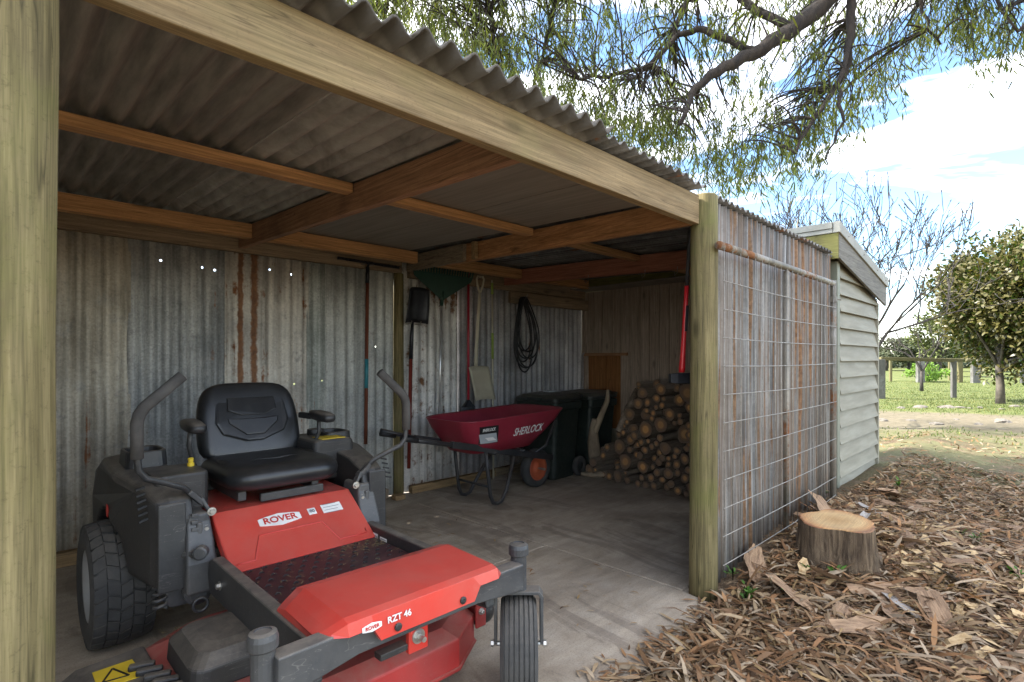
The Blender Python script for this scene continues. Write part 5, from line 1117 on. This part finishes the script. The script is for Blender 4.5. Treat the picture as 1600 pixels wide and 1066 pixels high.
# the weeping peppermint over the roof; its trunk stands to the right, out of the picture
tr = empty('weeping_tree', (7.2, -2.4, 0), 'large overhanging tree with drooping narrow green leaves above the shed roof', 'tree')
hub = Vector((6.6, -.9, 4.6))
MB().tube([Vector((7.2, -2.4, -.1)), Vector((7.15, -2.3, 1.5)), Vector((6.95, -1.8, 3.2)), hub], [.34, .27, .24, .20], 14).build('trunk', M['limb'], tr, smooth=True)
limb_px = [([(1330, -40, 5.6), (1285, 5, 5.5), (1235, 48, 5.4), (1175, 85, 5.3), (1120, 112, 5.2), (1085, 137, 5.2), (1062, 195, 5.1)], .105, .02),
           ([(1400, -170, 5.9), (1335, -60, 5.7), (1328, 60, 5.5), (1322, 110, 5.5), (1300, 145, 5.5), (1262, 200, 5.4), (1244, 240, 5.3)], .055, .012),
           ([(1180, 80, 5.3), (1100, 45, 5.5), (1060, 55, 5.6), (1000, 110, 5.6), (950, 118, 5.6), (905, 125, 5.5)], .04, .012),
           ([(1235, 48, 5.4), (1130, -20, 5.8), (1075, 0, 6.0), (1050, 60, 6.0), (1020, 100, 6.0), (985, 125, 6)], .045, .012),
           ([(1130, -20, 5.8), (980, -80, 6.2), (880, -30, 6.2), (862, 30, 6.2), (848, 90, 6.2), (828, 150, 6.2)], .045, .012),
           ([(980, -80, 6.2), (830, -60, 6.3), (765, 10, 6.3), (772, 55, 6.3), (776, 105, 6.3), (792, 128, 6.3)], .045, .014),
           ([(830, -60, 6.3), (700, -60, 6.6), (640, -10, 6.6), (600, 30, 6.6)], .035, .012),
           ([(1328, 60, 5.5), (1310, 130, 5.3), (1318, 190, 5.2), (1290, 250, 5.2)], .026, .008),
           ([(1400, -170, 5.9), (1480, -90, 5.6), (1540, -20, 5.4), (1590, 50, 5.3)], .035, .010),
           ([(1400, -170, 5.9), (1420, -60, 5.6), (1440, 20, 5.5), (1470, 70, 5.5)], .03, .009)]
limb_pts = []
for pl, r0, r1 in limb_px:
    pts = [at(*q) for q in pl]; fine = []
    for a, b in zip(pts, pts[1:]):
        for q in range(4): fine.append(a.lerp(b, q / 4) + Vector((rnd.gauss(0, .012), rnd.gauss(0, .012), rnd.gauss(0, .012))))
    fine.append(pts[-1]); n = len(fine)
    MB().tube(fine, [r0 + (r1 - r0) * i / (n - 1) for i in range(n)], 8).build('limb', M['limb'], tr, smooth=True)
    limb_pts += fine
a = at(1330, -40, 5.6); MB().tube(bez(hub, hub.lerp(a, .5) + Vector((0, 0, .25)), a), [.19 - .085 * i / 8 for i in range(9)], 10).build('limb', M['limb'], tr, smooth=True)
b = at(1400, -170, 5.9); MB().tube(bez(hub, hub.lerp(b, .5) + Vector((0, 0, .25)), b), [.15 - .09 * i / 8 for i in range(9)], 8).build('limb', M['limb'], tr, smooth=True)
LP = np.array([tuple(q) for q in limb_pts])
vmax = lambda u: np.interp(u, [450, 560, 640, 720, 800, 880, 960, 1040, 1110, 1190, 1260, 1320, 1370, 1420, 1480, 1560, 1620, 1800], [40, 55, 70, 110, 150, 200, 245, 265, 310, 300, 270, 225, 170, 120, 80, 110, 120, 100])
twigs = MB(); lp, ld, lnm, ll, lw, lc = [], [], [], [], [], []
nst = 0
while nst < 1850:
    u_ = rnd.uniform(480, 1760); dens = np.interp(u_, [480, 700, 900, 1150, 1300, 1420, 1760], [.9, 1, 1, .62, .7, .55, .5])
    if rnd.random() > dens: continue
    d_ = rnd.uniform(5.2, 7.8) if u_ > 900 else rnd.uniform(5.2, 8.2); vm = vmax(u_) - 60; v_ = rnd.uniform(-330, vm) if rnd.random() < .8 else vm - abs(rnd.gauss(0, 40))
    topp = at(u_, v_, d_)
    if topp.z < 2.75: continue
    ln = rnd.uniform(.35, .75); lean = Vector((rnd.gauss(0, .16), rnd.gauss(0, .16), -1)).normalized()
    i0 = int(np.argmin(np.sum((LP - np.array(topp)) ** 2, 1))); q0 = Vector(LP[i0]); dist_ = (topp - q0).length
    if dist_ > 2.2: continue
    if dist_ > .15 and rnd.random() < .8:
        mid = q0.lerp(topp, .5) + Vector((rnd.gauss(0, .1), rnd.gauss(0, .1), .10 + .12 * dist_)); pts = bez(q0, mid, topp, 6); twigs.tube(pts, [.011 - .007 * i / 6 for i in range(7)], 5, caps=False)
    end = topp + lean * ln; mid = topp.lerp(end, .45) + Vector((rnd.gauss(0, .05), rnd.gauss(0, .05), .03)); pts = bez(topp, mid, end, 5); twigs.tube(pts, [.0045 - .0028 * i / 5 for i in range(6)], 4, caps=False)
    for q in range(rnd.randint(20, 34)):
        f = rnd.random() ** .8; b_ = pts[0] * (1 - f) ** 2 + mid * 2 * f * (1 - f) + end * f ** 2
        a = rnd.uniform(0, 6.28); dd_ = Vector((math.cos(a) * .55, math.sin(a) * .55, -1 + rnd.gauss(0, .35)))
        lp.append(tuple(b_ + Vector((rnd.gauss(0, .03), rnd.gauss(0, .03), rnd.gauss(0, .02))))); ld.append(tuple(dd_)); lnm.append((rnd.gauss(0, 1), rnd.gauss(0, 1), rnd.gauss(0, .6))); l_ = rnd.uniform(.075, .135); ll.append(l_); lw.append(l_ * rnd.uniform(.085, .15))
        g = rnd.random(); lc.append(np.array((.112, .14, .022)) * (.45 + 1.0 * g) + (np.array((.06, .05, 0)) if rnd.random() < .25 else 0))
    nst += 1
twigs.build('twigs', M['limb'], tr, smooth=True)['kind'] = 'stuff'
M['tleaf'] = colmat('peppermint_leaf', .45, .45, .4)
leaf_mesh('leaves', lp, ld, lnm, ll, lw, lc, M['tleaf'], tr, bend=nrg.uniform(-.12, .12, len(lp)))['kind'] = 'stuff'

def skeleton(root, direction, length, r0, depth, rg, up=.25, spread=.55, taper=.7, kids=(2, 3), minr=.004, mb=None, tips=None):
    pts = [root]; d_ = Vector(direction).normalized(); n = 4
    for i in range(n):
        d_ = (d_ + Vector((rg.gauss(0, .10), rg.gauss(0, .10), rg.gauss(0, .08) + up * .12))).normalized(); pts.append(pts[-1] + d_ * length / n)
    mb.tube(pts, [max(minr, r0 * (1 - (1 - taper) * i / n)) for i in range(n + 1)], 7 if r0 > .02 else 4, caps=False)
    if depth == 0:
        tips.append((pts[-1], d_)); return
    for q in range(rg.randint(*kids)):
        i = rg.randint(2, n) if q else n
        nd = (d_ + Vector((rg.gauss(0, spread), rg.gauss(0, spread), rg.gauss(0, spread * .6) + up * .4))).normalized()
        skeleton(pts[i], nd, length * rg.uniform(.6, .85), max(minr, r0 * taper * rg.uniform(.6, .9)), depth - 1, rg, up, spread, taper, kids, minr, mb, tips)
# bare winter trees behind the weatherboard shed
M['barebark'] = pmat('bare_twig_bark', (.022, .018, .015), (.055, .045, .037), 6, (2, 2, 1), rough=.85, bump=.4)
M['palebark'] = pmat('pale_twig_bark', (.26, .23, .17), (.40, .36, .28), 6, (2, 2, 1), rough=.85, bump=.4)
def bare_tree(base, n, L0, r0, depth, seed, mat, label, leanto=(0, 0), bud=.01):
    e = empty('bare_tree', base, label, 'tree', None); rg = random.Random(seed); mb = MB(); tips = []
    b = Vector(base); mb0 = MB(); mb0.tube([b + Vector((0, 0, -.1)), b + Vector((0, 0, .35)), b + Vector((leanto[0] * .2, leanto[1] * .2, .8))], [r0 * 1.5, r0 * 1.2, r0 * 1.05], 10); mb0.build('trunk', M[mat], e, smooth=True)
    for q in range(n):
        a = 6.283 * q / n + rg.uniform(-.4, .4); skeleton(b + Vector((leanto[0] * .2, leanto[1] * .2, .75)), (math.cos(a) * .45 + leanto[0], math.sin(a) * .45 + leanto[1], 1), L0, r0 * .75, depth, rg, .30, .42, .72, (2, 3), .0052, mb, tips)
    cr = mb.build('crown', M[mat], e, smooth=True)
    bm_ = MB()
    for p_, d_ in tips: bm_.tube([p_ - d_ * bud, p_ + d_ * bud * .6, p_ + d_ * bud * 2.2], [bud * .25, bud * .65, bud * .1], 4)
    bm_.build('buds', M[mat], cr)['kind'] = 'stuff'
p_ = at(1335, 700, 10.2); bare_tree((p_.x, p_.y, -.05), 5, 1.2, .05, 5, 3, 'barebark', 'leafless budding tree spreading behind the weatherboard shed', (.03, 0), .016)
p_ = at(1245, 700, 10.5); bare_tree((p_.x, p_.y, -.05), 4, 1.3, .045, 5, 9, 'barebark', 'leafless twiggy tree rising behind the corrugated front wall', (0, .0), .014)
p_ = at(1096, 690, 9.0); bare_tree((p_.x, p_.y, -.05), 3, 1.35, .06, 4, 5, 'palebark', 'slender pale-stemmed bare tree behind the front pole', (0, 0), .012)
p_ = at(1440, 640, 22); bare_tree((p_.x, p_.y, -.05), 4, 1.0, .05, 4, 15, 'barebark', 'small leafless sapling near the paddock fence', (0, 0), .02)

def leafy(name, base, label, trunk_h, tr_r, crown_c, crown_r, nl, size, cols, mat, tmat, seed, lumps=14, group=None, wr=.42, shell=.55, limbs=7):
    e = empty(name, base, label, 'tree', group); rg = random.Random(seed); b = Vector(base); cc = Vector(crown_c); mb = MB()
    mb.tube([b + Vector((0, 0, -.15)), b + Vector((.02, 0, trunk_h * .5)), b + Vector((0, .03, trunk_h)), b.lerp(cc, 1) if False else Vector((b.x, b.y, cc.z))], [tr_r * 1.25, tr_r, tr_r * .9, tr_r * .4], 10)
    lum = []
    for q in range(lumps):
        while True:
            o_ = Vector((rg.uniform(-1, 1), rg.uniform(-1, 1), rg.uniform(-1, 1)))
            if .15 < o_.length < .85: break
        lum.append((Vector((cc.x + o_.x * crown_r[0], cc.y + o_.y * crown_r[1], cc.z + o_.z * crown_r[2])), rg.uniform(.26, .45)))
    for q in range(min(limbs, lumps)): mb.tube(bez(Vector((b.x, b.y, trunk_h * rg.uniform(.8, 1.2))), Vector((b.x, b.y, trunk_h)).lerp(lum[q][0], .5) + Vector((0, 0, .1)), lum[q][0], 5), [tr_r * (.5 - .08 * i) for i in range(6)], 6)
    mb.build('trunk', M[tmat], e, smooth=True)
    ps, ds, ns, cs = [], [], [], []
    for q in range(nl):
        c_, s_ = lum[rg.randrange(lumps)]
        while True:
            o_ = Vector((rg.gauss(0, 1), rg.gauss(0, 1), rg.gauss(0, 1)));
            if o_.length > .1: break
        o_ = o_.normalized() * (rg.random() ** shell); p2 = Vector((c_.x + o_.x * s_ * crown_r[0], c_.y + o_.y * s_ * crown_r[1], c_.z + o_.z * s_ * crown_r[2]))
        out_ = (p2 - cc).normalized(); d2 = (out_ * .6 + Vector((rg.gauss(0, .6), rg.gauss(0, .6), rg.gauss(0, .5)))).normalized()
        ps.append(tuple(p2)); ds.append(tuple(d2)); ns.append((rg.gauss(0, .6) + out_.x * .5, rg.gauss(0, .6) + out_.y * .5, 1)); cs.append(np.array(cols[rg.randrange(len(cols))]) * rg.uniform(.7, 1.3))
    leaf_mesh('crown', ps, ds, ns, [size * rg.uniform(.7, 1.25) for _ in ps], [size * wr * rg.uniform(.8, 1.1) for _ in ps], cs, M[mat], e, bend=.06)['kind'] = 'stuff'
M['magleaf'] = colmat('magnolia_leaf', .42, .12, .35, back=(.085, .075, .022))
M['magbark'] = pmat('magnolia_bark', (.05, .04, .03), (.11, .09, .068), 6, rough=.85, bump=.5)
M['farleaf'] = colmat('far_leaf', .7, .2)
p_ = at(1563, 627, 15.9)
leafy('magnolia_tree', (p_.x, p_.y, -.05), 'rounded evergreen tree with glossy bronze-green leaves on the lawn', 1.0, .10, (p_.x + .25, p_.y - .45, 2.95), (2.05, 2.15, 2.25), 36000, .165, [(.05, .085, .016), (.07, .105, .02), (.04, .07, .014), (.10, .11, .022), (.13, .115, .026)], 'magleaf', 'magbark', 5, lumps=70)
far = [((1468, 585, 40), 4.6, 1.9, 2600, .30, [(.11, .13, .045), (.14, .15, .055), (.09, .11, .04)], 'olive-green tree standing beyond the paddock fence'),
       ((1420, 585, 62), 3.0, 3.0, 2600, .34, [(.07, .09, .04), (.09, .105, .05)], 'dark rounded tree beyond the fence'),
       ((1385, 585, 60), 3.6, 3.6, 3500, .42, [(.075, .09, .05), (.095, .105, .06)], 'greyish distant tree seen past the weatherboard shed'),
       ((1530, 585, 55), 4.2, 4.2, 3500, .42, [(.07, .09, .045), (.10, .11, .05)], 'broad distant tree behind the magnolia'),
       ((1610, 585, 42), 3.8, 3.0, 3500, .36, [(.09, .11, .045), (.11, .12, .05)], 'mid-green tree at the far paddock edge')]
for (u_, v_, d_), h_, w_, nl, sz, cs, lab in far:
    p_ = at(u_, v_, d_); leafy('paddock_tree', (p_.x, p_.y, -.05), lab, h_ * .3, .14, (p_.x, p_.y, h_ * .62), (w_, w_, h_ * .40), nl, sz, cs, 'farleaf', 'barebark', int(u_), lumps=16)
p_ = at(1452, 575, 31); leafy('bright_shrub', (p_.x, p_.y, 0), 'bright green low shrub growing beside the fence posts', .2, .05, (p_.x, p_.y, .55), (1.1, 1.1, .55), 1500, .16, [(.12, .22, .03), (.15, .26, .04)], 'farleaf', 'barebark', 77, lumps=10)
# far wood along the horizon
ps, ds, ns, cs, sz = [], [], [], [], []
for q in range(26000):
    u_ = rnd.uniform(1150, 2050); d_ = rnd.uniform(75, 110); hgt = 2.3 + 1.3 * math.sin(u_ * .021) + 1.2 * math.sin(u_ * .057 + 1) + rnd.gauss(0, .5)
    g = at(u_, 561, d_); ps.append((g.x, g.y, rnd.uniform(.1, max(.6, hgt + 1.0)))); ds.append((rnd.gauss(0, 1), rnd.gauss(0, 1), rnd.gauss(0, 1))); ns.append((rnd.gauss(0, 1), rnd.gauss(0, 1), 1)); cs.append(np.array((.07, .085, .05)) * rnd.uniform(.7, 1.3)); sz.append(rnd.uniform(.5, 1.0))
tag(leaf_mesh('far_wood', ps, ds, ns, sz, [s_ * .6 for s_ in sz], cs, M['farleaf']), 'dark line of distant scrub along the horizon', 'scrub', kind='stuff')

# ================================================================== paddock fence
M['greypost'] = wood('grey_fence_post', (.13, .122, .108), (.25, .238, .215), 2, knots=False, stain=(.3, .31, .28), stainamt=.5)
M['greenpost'] = wood('mossy_rail', (.17, .15, .07), (.29, .26, .13), 1, knots=False)
fe = empty('paddock_fence', tuple(at(1375, 620, 17.8).xy) + (0,), 'old paddock fence of broad grey timber posts with a mossy top rail', 'fence')
def fpost(u_, d_, w_, h_, th=.1, mat='greypost'):
    p_ = at(u_, 600, d_); mb = MB(); c_, s_ = math.cos(R(20)), math.sin(R(20))
    mb.loft([[(p_.x + RT.x * a + FW.x * b, p_.y + RT.y * a + FW.y * b, z) for a, b in rrect(w_, th, .02, 2)] for z in (-.2, h_ - .01, h_)]); mb.build('post', M[mat], fe, bevel=.01); return Vector((p_.x, p_.y, h_))
a1 = fpost(1375, 17.8, .25, 1.24, .2); a2 = fpost(1490, 18.3, .165, 1.18); a3 = fpost(1640, 19.0, .2, 1.2)
b1 = fpost(1391.5, 31, .14, 1.20, .12, 'greenpost'); b2 = fpost(1438, 30, .40, 1.22, .2); b3 = fpost(1500, 30, .24, 1.2, .15, 'greenpost'); b4 = fpost(1524, 29.5, .42, 1.2, .2); b5 = fpost(1598, 29, .25, 1.22); b6 = fpost(1484, 33, .15, 1.1, .12, 'greenpost')
for a, b in ((a1, a2), (a2, a3), (b1, b2), (b2, b3), (b3, b4), (b4, b5)):
    MB().beam(a + Vector((0, 0, .02)), b + Vector((0, 0, .02)), .10, .11).build('top_rail', M['greenpost'], fe, bevel=.01)
# border stones at the lawn's edge
M['stone'] = pmat('border_stone', (.09, .078, .06), (.19, .165, .135), 5, rough=.9, bump=.6)
sm = []
for q in range(4):
    rg = random.Random(q); mb = MB(); mb.loft([[(r_ * math.cos(a) * (1 + rg.uniform(-.18, .18)), r_ * .7 * math.sin(a) * (1 + rg.uniform(-.18, .18)), z) for a in [i * .785 for i in range(8)]] for z, r_ in ((-.3, .8), (0, 1.0), (.35, .85), (.55, .4))]); me = bpy.data.meshes.new('border_stone'); me.from_pydata([tuple(v_) for v_ in mb.v], [], mb.f); me.materials.append(M['stone']); sm.append(me)
for q in range(22):
    u_ = 1385 + q * 12 + rnd.uniform(-9, 9) + rnd.uniform(-5, 5); vv = 633 + rnd.uniform(-2, 3) if q % 3 else 655 + rnd.uniform(-4, 4); d_ = CAM_H * FPX / (vv - HOR); p_ = at(u_, vv, d_)
    o = bpy.data.objects.new('border_stone', sm[q % 4]); col.objects.link(o); s_ = rnd.choice((.06, .08, .10, .15, .22)); o.location = (p_.x, p_.y, mound(p_.x, p_.y)); o.scale = (s_, s_, s_ * .6); o.rotation_euler = (0, 0, rnd.uniform(0, 6.28))
    tag(o, 'rough grey-brown stone edging the dirt strip before the lawn', 'stone', 'stones edging the lawn')
# grass blades over the lawn
ps, ds, ns, cs, sz = [], [], [], [], []
for q in range(26000):
    d_ = 8.0 + 24 * rnd.random() ** 1.3; u_ = rnd.uniform(1300, 1680); p_ = at(u_, 561, d_); on = .78 * p_.x + .35 * p_.y
    if on < 14.0 + rnd.gauss(0, .5) and (rnd.random() > .12 or on > 10.5): continue
    ps.append((p_.x, p_.y, mound(p_.x, p_.y) - .01)); ds.append((rnd.gauss(0, .5), rnd.gauss(0, .5), 1)); ns.append((rnd.gauss(0, 1), rnd.gauss(0, 1), .2)); cs.append(np.array((.085, .11, .032)) * rnd.uniform(.7, 1.5) + (np.array((.1, .07, .03)) if rnd.random() < .2 else 0)); sz.append(rnd.uniform(.03, .075))
tag(leaf_mesh('lawn_grass', ps, ds, ns, sz, [.009 + .0006 * 10 for _ in ps], cs, M['farleaf'], bend=.1), 'short sunlit green lawn grass beyond the dirt strip', 'grass', kind='stuff')
